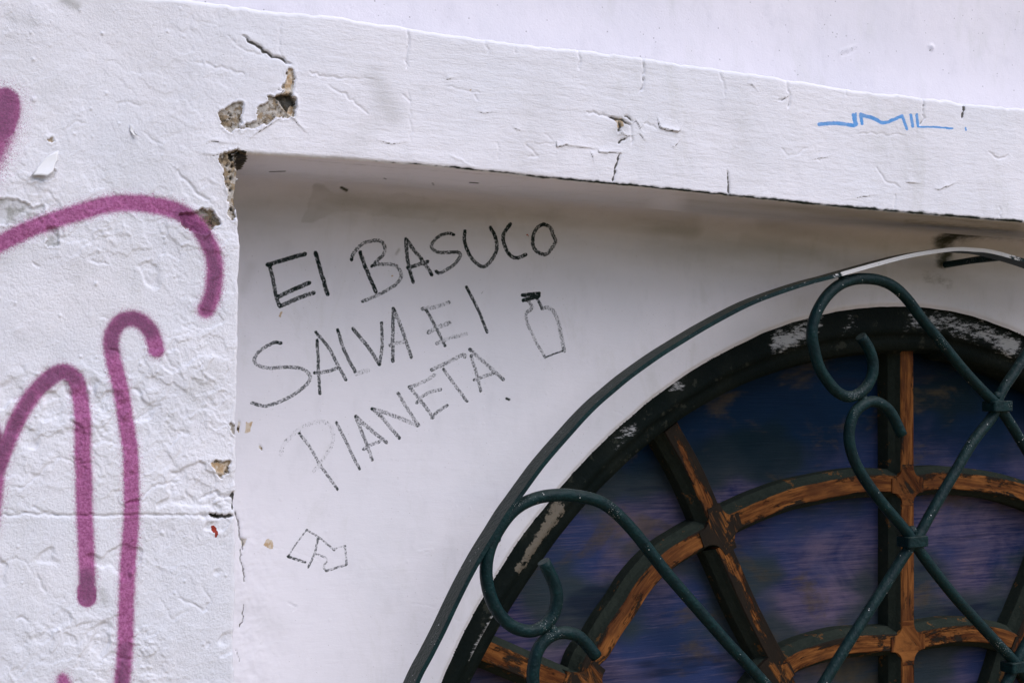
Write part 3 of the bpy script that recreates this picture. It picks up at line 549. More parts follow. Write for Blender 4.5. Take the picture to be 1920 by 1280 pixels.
# edges
_b = P([(300, 287), (463, 290), (520, 293), (633, 299), (823, 313.5), (1053, 338), (1273, 359), (1567, 389), (1913, 418), (2100, 434)], Y0)
_t = P([(300, -4), (353, 0), (520, 21), (633, 33), (757, 50), (840, 63), (990, 83), (1100, 94), (1207, 108), (1280, 120), (1400, 136), (1480, 148), (1613, 170), (1700, 178), (1797, 191), (1913, 203), (2100, 226)], Y0)
zb = lambda x: np.interp(x, _b[:, 0], _b[:, 1])
zt = lambda x: np.interp(x, _t[:, 0], _t[:, 1])+fb(x*28, x*0, 2, 4, .6)*.0045+fb(x*110, x*0, 3, 2)*.0018
_e = P([(449, 300), (446, 340), (443, 380), (444, 400), (449, 420), (450.5, 440), (449, 520), (447.5, 627), (446, 700), (443.5, 850), (441, 960), (441, 1086), (438, 1280)], Y0)
xe = lambda z: np.interp(-z, -_e[:, 1], _e[:, 0])+fb(z*60, z*0, 4, 4, .6)*.0035
XE = .4035
R1, RL = .0035, .0048
# pier: front, rounded right arris, and the cheek that runs back to the recessed wall
xs = graded(-1.6, .17, XE-.02, XE-.02, .00115, 40, 0); arc = np.linspace(0, math.pi/2, 6)[1:]
zz = np.concatenate([graded(-1.6, -.295, .36, .36, .00115, 40, 0)])
nx, nz_ = len(xs), len(zz)
ext = 20                                     # columns between the regular grid and the uneven arris
Zg = np.repeat(zz[:, None], nx+ext+5+14, 1); Xg = np.zeros_like(Zg); Yg = np.zeros_like(Zg)
Xg[:, :nx] = xs[None]; e_ = xe(zz)[:, None]-R1
Xg[:, nx:nx+ext] = XE-.02+(e_-(XE-.02))*(np.arange(1, ext+1)/ext)[None]
Xg[:, nx+ext:nx+ext+5] = e_+R1*np.sin(arc)[None]; Yg[:, nx+ext:nx+ext+5] = R1*(1-np.cos(arc))[None]
Xg[:, nx+ext+5:] = e_+R1; Yg[:, nx+ext+5:] = R1+(Y1+.01-Y0-R1)*(np.arange(1, 15)/14)[None]**1.6
topz = np.minimum(1, np.ones_like(Zg)); fr = np.clip(1-(Yg/.006), 0, 1)
s_ = (Zg-.30)/.06; Zg = np.where(Zg > .30, .30+(zt(Xg)-RL-.30)*s_, Zg)     # the pier top follows the ledge line
U, V = Q(Xg, Y0, Zg); A = new_attrs(Xg.shape, NAMES); L = np.zeros(Xg.shape, int)
H, pcs = front_relief(Xg, Zg, U, V, A, L)
L[:, nx+ext+3:] = 0
Yf = Y0+Yg-H*np.maximum(fr, 0); Xf = Xg+np.minimum(H, 0)*.9*(Yg > .001)*np.clip(1-Yg/.05, 0, 1)
# roll the top of the pier over onto the ledge
ar = np.linspace(0, math.pi/2, 6)[1:]
def roll(X, Yv, Zv, A, L):
    zt_ = Zv[-1]; rows = [(RL*math.sin(a), RL*(1-math.cos(a))) for a in ar]+[(RL, .03), (RL, .09)]
    X2 = np.vstack([X]+[X[-1:]]*len(rows)); Z2 = np.vstack([Zv]+[zt_[None]+dz for dz, _ in rows]); Y2 = np.vstack([Yv]+[Yv[-1:]+dy for _, dy in rows])
    for k in A: A[k] = np.vstack([A[k]]+[A[k][-1:]*.3]*len(rows))
    return X2, Y2, Z2, A, np.vstack([L]+[np.zeros((len(rows), L.shape[1]), int)])
Xf, Yf, Zf, A, L = roll(Xf, Yf, Zg, A, L)
pier = sheet('pier', Xf, Yf, Zf, A, M_PIER, house, labels=L, pieces=pcs)
# beam: ledge roll, front, lower arris, soffit running back to the cove
RC = .035
xb = graded(XE-.0035, .405, 1.52, 4.2, .00125, 1, 40)
tt = np.linspace(0, 1, 128); RB = .0045
rows = []
zbv, ztv = zb(xb), zt(xb)
Xr = []; Yr = []; Zr = []; FRr = []
nS = 60
for k in range(nS):                          # soffit, from the cove forward
    s = (k/nS)**.8; Yr.append(np.full_like(xb, (Y1-RC)+(Y0+RB-(Y1-RC))*s)); Zr.append(zbv+0*xb); FRr.append(0.)
for a in np.linspace(0, math.pi/2, 7):
    Yr.append(np.full_like(xb, Y0+RB*(1-math.sin(a)))); Zr.append(zbv+RB*(1-math.cos(a))); FRr.append(math.sin(a))
for t in tt[1:]: Yr.append(np.full_like(xb, Y0)); Zr.append(zbv+RB+(ztv-RL-zbv-RB)*t); FRr.append(1.)
Xg = np.repeat(xb[None], len(Yr), 0); Yg = np.array(Yr); Zg = np.array(Zr); fr = np.array(FRr)[:, None]
U, V = Q(Xg, Y0, Zg); isf = fr < .5; A = new_attrs(Xg.shape, NAMES); L = np.zeros(Xg.shape, int)
H, pcs = front_relief(Xg, Zg, np.where(isf, -9999, U), V, A, L)
L[:nS+4] = 0
Hs = fb(Xg*6, Yg*9, 2, 3)*.0016+fb(Xg*25, Yg*40, 3, 3)*.0005
Z2 = Zg+np.where(isf, Hs*ss(Y1-RC, Y1-RC-.05, Yg), 0)-(1-fr)*0; edge = np.exp(-((Zg-Zg[nS])/.006)**2)*(fr > 0)
Z2 = Z2+edge*fb(Xg*90, Xg*0+3, 5, 4, .6)*.0022
A['grime'] = np.where(isf, 0, A['grime'])
Us, Vs = Q(Xg, Yg, Zg); fs = Fld(Us, Vs)
def smears(fl, A, X, Z, items, only=None):
    for p, w_, a_, key in items:
        k, D, T, S = fl.dist(p, w_*2.4)
        if len(D):
            v = a_*np.exp(-(D/w_)**2)
            if only is not None: v = v*only[k]
            A[key][k] = np.maximum(A[key][k], v)
SOFF = [([(1250, 350), (1913, 425)], 4, .30, 'grime'), ([(560, 300), (1250, 352)], 2.2, .25, 'grime'), ([(1700, 415), (1900, 432)], 8, .35, 'grime'), ([(640, 352), (647, 356)], 3, 1.3, 'grime'), ([(505, 322), (535, 321)], 1.3, .8, 'grime'), ([(880, 342), (897, 343)], 1.2, 1., 'grime'), ([(811, 343), (813, 347)], 1.4, .9, 'grime'), ([(720, 334), (724, 336)], 1.4, .8, 'grime'), ([(450, 335), (1200, 395)], 22, .34, 'smudge_shade'), ([(1300, 380), (1900, 432)], 24, .6, 'smudge_shade')]  # the two broad last entries paint shade into the soffit colour
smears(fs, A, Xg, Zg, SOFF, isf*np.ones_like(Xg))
Y2 = Yg-H*fr*(fr > .02)
k, s = fs.poly([(440, 280), (461, 286), (463, 297), (456, 309), (452, 317), (440, 320)], 8)
s = ss(-1.5, 1.5, s+fb(Xg[k]*200, Yg[k]*200, 3, 4)*9); A['chip'][k] = np.maximum(A['chip'][k], s); A['deep'][k] = np.maximum(A['deep'][k], s)
Xf, Yf, Zf, A, L = roll(Xg, Y2, Z2, A, L)
beam = sheet('beam', Xf, Yf, Zf, A, M_BEAM, house, labels=L, pieces=pcs)
# upper wall above the ledge
xu = graded(-1.6, .3, 1.72, 4.2, .0026, 14, 14); zu = graded(.30, .31, .58, 2.6, .0026, 1, 20)
Xg, Zg = np.meshgrid(xu, zu); A = new_attrs(Xg.shape, NAMES); U, V = Q(Xg, YU, Zg)
H = fb(Xg*4, Zg*4, 3, 3)*.004+fb(Xg*40, Zg*40, 1, 4)*.0008-spots(Xg, Zg, .009, .10, .0012, .0022, 3)*.0007*ss(-.05, .1, fb(Xg*10, Zg*10, 5, 2))
fu = Fld(U, V)
for p, lf in [([(1573, 104), (1577, 96), (1600, 90), (1608, 88)], 2.5), ([(1573, 104), (1590, 100), (1608, 88)], -2.)]:
    k, D, T, S = fu.dist(p, 8); H[k] += lf*.0005*np.exp(-(D/2.2)**2); A['crack'][k] = np.maximum(A['crack'][k], .4*np.exp(-(D/1.2)**2))
k, D, T, S = fu.dist([(1745, 88), (1747, 90)], 8); H[k] += .004*np.exp(-(D/3.5)**2)
for u, v in [(1717, 72), (1728, 143), (1743, 95)]:
    k, D, T, S = fu.dist([(u, v), (u+.5, v+.5)], 5); A['crack'][k] = np.maximum(A['crack'][k], np.exp(-(D/1.6)**2)*.6)
upper = sheet('upper_wall', Xg, YU-H, Zg, A, M_UPP, house)
# recessed wall round the arch, with the cove under the beam
ang_c = lambda x, z: np.arctan2(z-ZC, x-XC)
_a = P([(833, 1276), (877, 1173), (907, 1126), (937, 1073), (967, 1023), (1020, 960), (1054, 917), (1108, 849), (1155, 808), (1217, 757), (1271, 713), (1325, 681), (1399, 643), (1454, 614), (1514, 598), (1563, 586), (1644, 576), (1744, 576), (1807, 587), (1915, 614)], Y1)
_th = np.arctan2(_a[:, 1]-ZC, _a[:, 0]-XC); _rr = np.hypot(_a[:, 0]-XC, _a[:, 1]-ZC); _o = np.argsort(_th); _th, _rr = _th[_o], _rr[_o]
def arch_r(th):                              # uneven hand-cut edge of the opening; the right half mirrors the left
    th = np.asarray(th); t = np.where(th < _th[0], math.pi-th, th)
    a_ = np.interp(t, _th, _rr); m_ = np.interp(math.pi-t, _th, _rr); w_ = ss(_th[0]+.03, _th[0]+.30, t); return np.where(np.asarray(th) < math.pi/2, a_*w_+m_*(1-w_), a_)
_pa = np.polyfit(_th, _rr, 5); _rr = np.polyval(_pa, _th)*.75+_rr*.25
_tq = np.linspace(_th[0], _th[-1], 240); _rr = np.convolve(np.pad(np.interp(_tq, _th, _rr), 9, mode='edge'), np.ones(19)/19, 'valid')+fb(_tq*30, _tq*0, 4, 4)*.0022; _th = _tq
xr = np.concatenate([graded(.398, .399, 1.66, 1.66, .0014, 1, 0), np.arange(1.663, 2.33, .003), graded(2.333, 2.333, 2.34, 4.2, .004, 0, 20)])
zlo = zb(xr)-RC
base_z = graded(-1.6, -.40, .170, .170, .0014, 40, 0)
rows_z = np.repeat(base_z[:, None], len(xr), 1)
s_ = np.clip((rows_z-.10)/.07, 0, 1); rows_z = np.where(rows_z > .10, .10+(zlo[None]-.10)*s_, rows_z)
ca = np.linspace(0, math.pi/2, 26)[1:]
Zg = np.vstack([rows_z]+[zlo[None]+RC*math.sin(a) for a in ca]); Yc = np.concatenate([np.zeros(len(base_z)), [RC*(1-math.cos(a)) for a in ca]])
Xg = np.repeat(xr[None], Zg.shape[0], 0); Yg = Y1-np.repeat(Yc[:, None], len(xr), 1)
A = new_attrs(Xg.shape, NAMES+['crayon', 'press']); L = np.zeros(Xg.shape, int); U, V = Q(Xg, Yg, Zg); fl = Fld(U, V)
H = fb(Xg*3, Zg*3, 0, 2)*.004+fb(Xg*12, Zg*12, 1, 3)*.0012+fb(Xg*30, Zg*90, 2, 4)*.00028+fb(Xg*120, Zg*120, 3, 3)*.00012
rgh = ss(560, 470, U)*ss(900, 1010, V); H += rgh*(fb(Xg*120, Zg*120, 4, 4, .65)*.0014+fb(Xg*50, Zg*50, 2, 4)*.0010)
H += spots(Xg, Zg, .02, .10, .001, .0022, 2)*.0004
RCRK = [([(441, 960), (446, 975), (449, 1005), (456, 1015), (455, 1030)], 2.2, 1.6, .6), ([(450, 1030), (452, 1055), (457, 1075), (458, 1090)], 1.9, 1.2, .6), ([(456, 1133), (455, 1160), (449, 1175)], 1.6, .8, .6), ([(442, 1218), (449, 1240)], 1.5, .8, .5), ([(512, 1026), (545, 1030), (567, 1038), (600, 1050)], .9, .3, .22), ([(520, 583), (560, 600), (620, 618), (690, 619)], .7, .15, .12), ([(519, 650), (519, 760)], .7, .15, .14), ([(895, 556), (908, 545), (912, 541)], .8, .3, .45), ([(930, 548), (948, 543)], .7, .2, .3), ([(1000, 505), (1035, 500)], .7, .2, .3), ([(1015, 510), (1023, 530)], .7, .2, .3), ([(1003, 1065), (1000, 1073), (1035, 1085)], .8, .3, .15), ([(540, 1130), (556, 1137), (550, 1143)], 1.2, .8, .25), ([(780, 1035), (812, 1030), (800, 1040)], .9, -.4, .03), ([(770, 1130), (820, 1138)], .9, .3, .08), ([(1150, 770), (1170, 778), (1160, 790)], .9, .4, .15), ([(840, 1150), (862, 1165)], .9, .4, .15)]
for i, (p, hw, dp, stn) in enumerate(RCRK):
    k, D, T, S = fl.dist(jit(p, 2, 5, i+50), 8)
    if len(D): g = np.exp(-(D/hw)**2); H[k] -= g*dp*.001; A['crack'][k] = np.maximum(A['crack'][k], g*stn)
for p in [[(452, 1008), (463, 1010), (458, 1024), (452, 1020)], [(448, 788), (452, 792), (449, 812), (445, 806)], [(485, 832), (492, 838), (494, 846), (488, 842)]]:
    k, s = fl.poly(p, 6)
    if len(s): A['chip'][k] = np.maximum(A['chip'][k], ss(-1, 1, s)); H[k] -= .0012*ss(-1, 1, s)
for (p,) in TAN:
    k, s = fl.poly(p, 8)
    if len(s): A['tan'][k] = np.maximum(A['tan'][k], ss(-1.5, 1.5, s+fb(Xg[k]*300, Zg[k]*300, 4, 3)*6))
REC = [([(450, 395), (560, 385), (650, 385), (760, 392), (1000, 415)], 60, .50, 'smudge_shade'), ([(600, 385), (650, 376), (760, 385), (1000, 405), (1300, 430)], 32, .72, 'smudge_shade'), ([(1000, 420), (1400, 470), (1900, 500)], 62, .5, 'smudge_shade'), ([(1000, 400), (1300, 420), (1500, 440)], 26, .40, 'smudge_shade'), ([(1400, 455), (1650, 500)], 40, .55, 'smudge_shade'), ([(1430, 430), (1700, 470)], 30, .5, 'smudge_shade'), ([(1765, 455), (1790, 438), (1840, 430), (1930, 432)], 17, .95, 'grime'), ([(1770, 462), (1762, 480)], 10, .6, 'grime'), ([(1775, 478), (1766, 492)], 13, 1.0, 'grime'), ([(1740, 520), (1775, 530)], 16, .35, 'grime'), ([(1640, 430), (1900, 445)], 14, .3, 'smudge_shade'), ([(470, 500), (455, 540)], 12, .25, 'smudge_shade'), ([(640, 352), (650, 357)], 3, 1.2, 'grime'), ([(1500, 560), (1640, 545)], 20, .2, 'smudge_shade'), ([(950, 747), (955, 749)], 2.2, 1.3, 'grime'), ([(743, 476), (748, 468)], 3, .6, 'smudge_shade'), ([(775, 505), (800, 500)], 30, .0, 'smudge_shade'), ([(460, 1130), (520, 1180)], 26, .10, 'smudge_shade'), ([(1053, 912), (1035, 945)], 4, .3, 'smudge_shade'), ([(988, 440), (991, 442)], 1.5, 1., 'red'), ([(735, 517), (737, 518)], 1.3, 1, 'tan')]  # wide bands paint in the shade below the beam; small ones are stains
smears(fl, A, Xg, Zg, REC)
# greenish old coat showing where the newer coat under the soffit stops
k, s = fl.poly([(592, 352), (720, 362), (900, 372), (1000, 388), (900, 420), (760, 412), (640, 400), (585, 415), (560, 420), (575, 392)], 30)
A['smudge_shade'][k] = np.maximum(A['smudge_shade'][k], .62*ss(-3, 6, s+fb(Xg[k]*30, Zg[k]*30, 2, 4)*30))
pcs = []; 
WN = [('E', 0), ('I', 0), ('B', 1), ('A', 1), ('S', 1), ('U', 1), ('C', 1), ('O', 1), ('S', 2), ('A', 2), ('L', 2), ('V', 2), ('A', 2), ('E', 3), ('I', 3), ('P', 4), ('I', 4), ('A', 4), ('N', 4), ('E', 4), ('T', 4), ('A', 4)]
for g, (ch, sts) in enumerate(CR):
    for i, (p, hw, pr) in enumerate(sts):
        path = segsum(p)+rng.normal(0, .22, segsum(p).shape); k, D, T, S = fl.dist(path, 16)
        if not len(D): continue
        pv = pr*(.86+.3*vn(T*9+g*3, T*0+i, 3))+.35*np.exp(-(T/.05)**2)*(pr > .3)+.22*np.exp(-((1-T)/.05)**2)*(pr > .3)
        c = np.clip(1-D/(2*hw), 0, 1); up = c > A['crayon'][k]
        kk = tuple(q[up] for q in k); A['crayon'][kk] = c[up]; A['press'][kk] = pv[up]
        a = (D < hw*1.6) & (L[k] == 0); kk = tuple(q[a] for q in k); L[kk] = g+1
    if g < 22:
        w_ = ['small top word EI', 'word BASUCO', 'word SALVA', 'second word EI', 'word PIANETA'][WN[g][1]]
        pcs.append(('crayon_letter', 'black crayon letter %s of the %s' % (ch, w_)))
    else: pcs.append(('crayon_drawing', ['black crayon outline of a small bottle with a stopper', 'thin crayon outline of a bent arrow'][g-22]))
th = np.arctan2(Zg-ZC, Xg-XC); rr = np.hypot(Xg-XC, Zg-ZC); Rv = arch_r(th); up_ = Zg > ZC
Rb = np.where(up_, Rv, 0); dd = rr-Rv
cell = np.where(Xg > 1.67, .0021, .0012); near = up_ & (np.abs(dd) < cell)
Xs = np.where(near, XC+Rv*np.cos(th), Xg); Zs = np.where(near, ZC+Rv*np.sin(th), Zg)
inside = (up_ & (dd < -cell*.5)) | (~up_ & (np.abs(Xg-XC) < RA-.002) & (Zg > -1.35))
fin = inside[:-1, :-1] | inside[1:, :-1] | inside[:-1, 1:] | inside[1:, 1:]
lip = np.exp(-np.maximum(dd, 0)/.004)*up_
Yv = Yg-H*(1-lip)*np.clip(1-(Y1-Yg)/.01, 0, 1)+.004*np.exp(-(np.maximum(dd, 0)/.0035)**2)*up_
A['grime'] = np.maximum(A['grime'], .22*np.exp(-(np.maximum(dd, 0)/.0016)**2)*up_)
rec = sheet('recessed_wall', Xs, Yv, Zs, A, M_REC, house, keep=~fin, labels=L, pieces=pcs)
# ---------------------------------------------------------------- loose paint flakes
for i, (p, lf, cur) in enumerate(FLK):
    q = P(p, Y0-.001); c0 = q[:2].mean(0); ring = np.vstack([q[:1]*0+q.mean(0), q]); 
    pts = []; m_ = 4
    for r_ in np.linspace(0, 1, m_+1)[1:]:
        for a in q: pts.append(q.mean(0)+(a-q.mean(0))*r_)
    pts = np.array([q.mean(0)]+pts); nq = len(q)
    d = np.abs((pts-c0)@np.array([.45, -1.])); d = d/d.max()
    yv = Y0-.0015-lf*d**1.8+fb(pts[:, 0]*90, pts[:, 1]*90, 2, 3)*.0012
    V3 = np.c_[pts[:, 0], yv, pts[:, 1]]; n0 = len(V3)
    Fq = [(0, 1+k, 1+(k+1) % nq) for k in range(nq)]+[(1+r_*nq+k, 1+(r_+1)*nq+k, 1+(r_+1)*nq+(k+1) % nq, 1+r_*nq+(k+1) % nq) for r_ in range(m_-1) for k in range(nq)]
    V3b = V3.copy(); V3b[:, 1] += .0006; F2 = [tuple(v+n0 for v in f[::-1]) for f in Fq]
    o_ = (m_-1)*nq+1; rim = [(o_+k, o_+n0+k, o_+n0+(k+1) % nq, o_+(k+1) % nq) for k in range(nq)]
    mesh('paint_flake', np.vstack([V3, V3b]), Fq+F2+rim, M_FLAKE, pier)
# ---------------------------------------------------------------- the fanlight
win = bpy.data.objects.new('window', None); col.objects.link(win); win.empty_display_size = .1
win.parent = house; win.location = (XC-.5, Y1-Y0, ZC+EYE)
YF = Y1+.012
thv = np.linspace(0, math.pi, 181)
_in = P([(877, 1280), (902, 1227), (929, 1175), (957, 1130), (983, 1103), (1020, 1043), (1122, 911), (1230, 816), (1279, 786), (1339, 748), (1407, 716), (1510, 686), (1590, 668), (1671, 660), (1760, 664)], YF+.02)
_t2 = np.arctan2(_in[:, 1]-ZC, _in[:, 0]-XC); _r2 = np.hypot(_in[:, 0]-XC, _in[:, 1]-ZC); _o = np.argsort(_t2); _t2, _r2 = _t2[_o], _r2[_o]; _r2 = np.polyval(np.polyfit(_t2, _r2, 4), _t2)
def in_r(t): t = np.where(t < _t2[0], math.pi-t, t); return np.interp(t, _t2, _r2)
def annulus(name, f0, f1, prof, mat, parent, white=None, tan=None, n_=361, names=None):
    """ring between radii f0(theta) and f1(theta); prof: list of (mix, depth)"""
    t = np.linspace(0, math.pi, n_); V = []; wv = []; tv = []
    for m_, d in prof:
        r_ = f0(t)*(1-m_)+f1(t)*m_+(fb(t*25, t*0+m_*5, 3, 3)*.0012 if 0 < m_ < 1 else 0)
        x = XC+r_*np.cos(t); z = ZC+r_*np.sin(t); V.append(np.stack([x, np.full_like(x, d)+fb(t*14, t*0+m_*9, 1, 3)*.0010, z], 1))
        u, v = Q(x, d, z); wv.append(white(u, v, m_) if white else 0*x); tv.append(tan(u, v, m_) if tan else 0*x)
    k = len(prof); V = np.stack(V, 1).reshape(-1, 3)
    Fq = [(i*k+j, (i+1)*k+j, (i+1)*k+j+1, i*k+j+1) for i in range(n_-1) for j in range(k-1)]
    return mesh(name, V, Fq, mat, parent, {'white': np.stack(wv, 1).ravel(), 'tan': np.stack(tv, 1).ravel()})
outer = lambda t: arch_r(t)+.0035
def wfun(u, v, m_):
    s = 1.0*np.exp(-((m_-.3)/.35)**2); a = .40*ss(1120, 1200, u)+.30
    for c, w_, k_ in [((1000, 1075), 45, 1.25), ((950, 1140), 25, .9), ((1235, 765), 40, .95), ((1480, 655), 60, 1.05), ((1700, 600), 70, .7), ((1890, 660), 50, 1.1), ((1370, 700), 22, 1.0), ((1840, 640), 60, .6)]:
        a = np.maximum(a, k_*np.exp(-((u-c[0])**2+(v-c[1])**2)/w_**2))
    a = a*1.15
    return np.where((m_ == .58) & (u > 880) & (u < 945), .85, a*s)
def tfun(u, v, m_):
    ax, ay, bx_, by_ = 1048, 950, 972, 1068; q = np.clip(((u-ax)*(bx_-ax)+(v-ay)*(by_-ay))/((bx_-ax)**2+(by_-ay)**2), 0, 1)
    d = np.hypot(u-ax-q*(bx_-ax), v-ay-q*(by_-ay)); return .66*ss(27-16*q, 3, d)*(m_ < .62)
fr_ = annulus('frame', outer, in_r, [(0, Y1-.002+.006), (0.0, YF), (.05, YF-.001), (.18, YF), (.32, YF+.0005), (.46, YF), (.58, YF), (.60, YF+.006), (.75, YF+.007), (.93, YF+.008), (.95, YF+.022), (1., YF+.024), (1.0, YF+.050)], M_FRAME, win, wfun, tfun)
YB, YP = Y1+.036, Y1+.074                    # face of the glazing bars, panes
MX = float(P([(1701, 900)], YB)[0, 0])       # centre line of the upright
HUBZ = -.80
BAR = [(-.0215, .040), (-.0215, .018), (-.0155, .009), (-.0125, .0015), (-.011, 0), (.011, 0), (.0125, .0015), (.0155, .009), (.0215, .018), (.0215, .040)]
BMI = [1, 1, 1, 0, 0, 0, 1, 1, 1, 1]
def bar(name, path, wood, scale=1., dy=0., par=None, ragged=.0006):
    p = cat(path, 8) if len(path) > 2 else np.linspace(path[0], path[1], 24)
    L_ = np.hypot(*(p[1:]-p[:-1]).T).sum(); n_ = max(12, int(L_/.006))
    s = np.r_[0, np.cumsum(np.hypot(*(p[1:]-p[:-1]).T))]; q = np.linspace(0, s[-1], n_); p = np.stack([np.interp(q, s, p[:, 0]), np.interp(q, s, p[:, 1])], 1)
    p = p+np.stack([fb(q*18, q*0+scale, 2, 3), fb(q*18+9, q*0+scale, 3, 3)], 1)*.0012
    s_ = np.r_[0, np.cumsum(np.hypot(*(p[1:]-p[:-1]).T))]; k_ = len(BAR); off = float(abs(path[0][0])*7.3+abs(path[0][1])*3.1)
    return strip(name, p, YB+dy, [(a*scale, b_) for a, b_ in BAR], [wood, M_PUT, M_WD], par or win, BMI, {'gu': np.repeat(s_+off, k_), 'gv': np.tile([a for a, _ in BAR], len(p))})
def joint(c, dirs, wood, L_=.030, hw=.0105):
    """carved meeting of the bars: concave corners between each pair of directions"""
    dirs = [np.array(d)/np.hypot(*d) for d in dirs]; dirs.sort(key=lambda d: math.atan2(d[1], d[0])); pts = []
    for d, e in zip(dirs, dirs[1:]+dirs[:1]):
        nl = np.array([-d[1], d[0]]); nr_ = np.array([e[1], -e[0]]); p0 = c+d*L_+nl*hw; p1 = c+e*L_+nr_*hw
        A_ = np.array([d, -e]).T
        try: q = np.linalg.solve(A_, (nr_-nl)*hw); ctl = c+nl*hw+d*q[0]
        except Exception: ctl = (p0+p1)/2
        if np.dot(d, e) < -.92: ctl = (p0+p1)/2
        pts += [c+d*L_-np.array([-d[1], d[0]])*hw] if False else []
        for t in np.linspace(0, 1, 7): pts.append((1-t)**2*p0+2*t*(1-t)*ctl+t*t*p1)
    pts = np.array(pts); n_ = len(pts); cc = pts.mean(0)
    lay = [(1.0, -.0017), (1.0, .004), (1.10, .016)]; V = []
    for s, d in lay:
        V += [(x, YB+d, z) for x, z in c+(pts-c)*s]
    Fq = [tuple(range(n_))[::-1]]+[(j*n_+i, j*n_+(i+1) % n_, (j+1)*n_+(i+1) % n_, (j+1)*n_+i) for j in range(2) for i in range(n_)]
    V = np.array(V); mesh('joint', V, Fq, [wood, M_PUT], win, {'gu': V[:, 2]*.6+V[:, 0]*.8, 'gv': np.hypot(V[:, 0]-c[0], V[:, 2]-c[1])*.42}, [0]+[0]*n_+[1]*n_, smooth=False)
pw = lambda pts: P(pts, YB)
mir = lambda a: np.stack([2*MX-a[:, 0], a[:, 1]], 1)[::-1]
r1 = pw([(1102, 1266), (1132, 1218), (1156, 1177), (1183, 1139), (1210, 1096), (1251, 1052), (1300, 1020), (1351, 992), (1400, 968), (1450, 946), (1508, 927), (1590, 911), (1640, 906), (1701, 909)])
r1[-1, 0] = MX
r1 = np.vstack([[[r1[0, 0]-.045, HUBZ+.05], [r1[0, 0]-.035, r1[0, 1]-.15]], r1])
r2 = pw([(1452, 1277), (1475, 1254), (1500, 1238), (1536, 1224), (1580, 1212), (1617, 1207), (1679, 1204), (1706, 1204)]); r2[-1, 0] = MX
r2 = np.vstack([[[r2[0, 0]-.14, HUBZ+.05], [r2[0, 0]-.10, r2[0, 1]-.15], [r2[0, 0]-.045, r2[0, 1]-.05]], r2])
VX = pw([(1697, 640), (1706, 1285)])
up1 = np.array([[MX, VX[0, 1]], [MX, HUBZ]])
bar('glazing_bar', up1, M_WV, 1., -.0014)
d2 = pw([(1258, 800), (1306, 888), (1342, 972), (1352, 1002)]); d2b = pw([(1356, 1020), (1403, 1128), (1441, 1204), (1464, 1246)])
d3 = pw([(893, 1211), (954, 1238), (1010, 1262), (1071, 1288), (1102, 1300)])
for a, b_ in ((d2, M_WD), (d2b, M_WD), (d3, M_WH)):
    bar('glazing_bar', a, b_, 1., -.0007); bar('glazing_bar', mir(a), b_, 1., -.0007)
e2 = np.array([d2b[-1], [MX-.05, HUBZ+.02]]); bar('glazing_bar', e2, M_WD, 1., -.0007); bar('glazing_bar', mir(e2), M_WD, 1., -.0007)
e3 = np.array([d3[-1], [MX-.08, HUBZ+.01]]); bar('glazing_bar', e3, M_WD, 1., -.0007); bar('glazing_bar', mir(e3), M_WD, 1., -.0007)
for a in (r1, r2): bar('glazing_bar', a, M_WH, .98); bar('glazing_bar', mir(a), M_WH, .98)
J1 = r1[9]; dd1 = np.array([[r1[10][0]-r1[9][0], r1[10][1]-r1[9][1]], [r1[8][0]-r1[9][0], r1[8][1]-r1[9][1]], list(d2[-2]-d2[-1]), list(d2b[2]-d2b[0])])
joint(J1, dd1, M_WD, .034); joint(np.array([2*MX-J1[0], J1[1]]), dd1*np.array([-1, 1]), M_WD, .034)
joint(r1[-1], [(-1, 0), (1, 0), (0, 1), (0, -1)], M_WH, .030); joint(r2[-1], [(-1, 0), (1, 0), (0, 1), (0, -1)], M_WV, .032)
J2 = r2[3]; dd2 = np.array([r2[5]-r2[3], r2[2]-r2[3], d2b[-2]-d2b[-1], e2[1]-e2[0]]); joint(J2, dd2, M_WH, .034); joint(np.array([2*MX-J2[0], J2[1]]), dd2*np.array([-1, 1]), M_WH, .034)
J3 = d3[-2]*.3+d3[-1]*.7; J3 = R3 = r1[2]*.9+r1[1]*.1; dd3 = np.array([r1[3]-r1[2], r1[1]-r1[2], d3[-3]-d3[-1], d3[-1]-d3[-3]]); joint(J3, dd3, M_WH, .034); joint(np.array([2*MX-J3[0], J3[1]]), dd3*np.array([-1, 1]), M_WH, .034)
# panes: one slab per opening, cut along the bar centre lines
def slab(name, poly):
    n_ = len(poly); V = [(x, YP, z) for x, z in poly]+[(x, YP+.004, z) for x, z in poly]
    mesh(name, V, [tuple(range(n_))[::-1], tuple(range(n_, 2*n_))]+[(k, (k+1) % n_, n_+(k+1) % n_, n_+k) for k in range(n_)], M_PANE, win, smooth=False)
def cutp(path, x=None, lo=None, hi=None):
    p = cat(path, 8); return p
def crossing(p, q):                          # index on dense path p nearest to polyline end q
    return int(np.argmin(np.hypot(p[:, 0]-q[0], p[:, 1]-q[1])))
R1_, R2_ = cat(r1, 8), cat(r2, 8)
def fr_pts(t0, t1, n_=14):
    t = np.linspace(t0, t1, n_); r_ = in_r(t)+.004; return np.stack([XC+r_*np.cos(t), ZC+r_*np.sin(t)], 1)
tt_ = lambda p: math.atan2(p[1]-ZC, p[0]-XC)
i2 = crossing(R1_, d2[-1]); i3 = crossing(R1_, d3[-1]+np.array([0, .01])); j2 = crossing(R2_, d2b[-1])
g = .0012
def both(poly, shrink=True):
    poly = np.array(poly); c = poly.mean(0); poly = c+(poly-c)*.9965
    slab('pane', poly); slab('pane', mir(poly))
both(np.vstack([fr_pts(tt_(d2[0]), math.pi/2-.02)[:-1], [[MX-g, in_r(np.array(math.pi/2))+ZC]], R1_[i2:][::-1]]))
both(np.vstack([fr_pts(tt_(d3[0]), tt_(d2[0])), [d2[-1]], R1_[i3:i2][::-1]]))
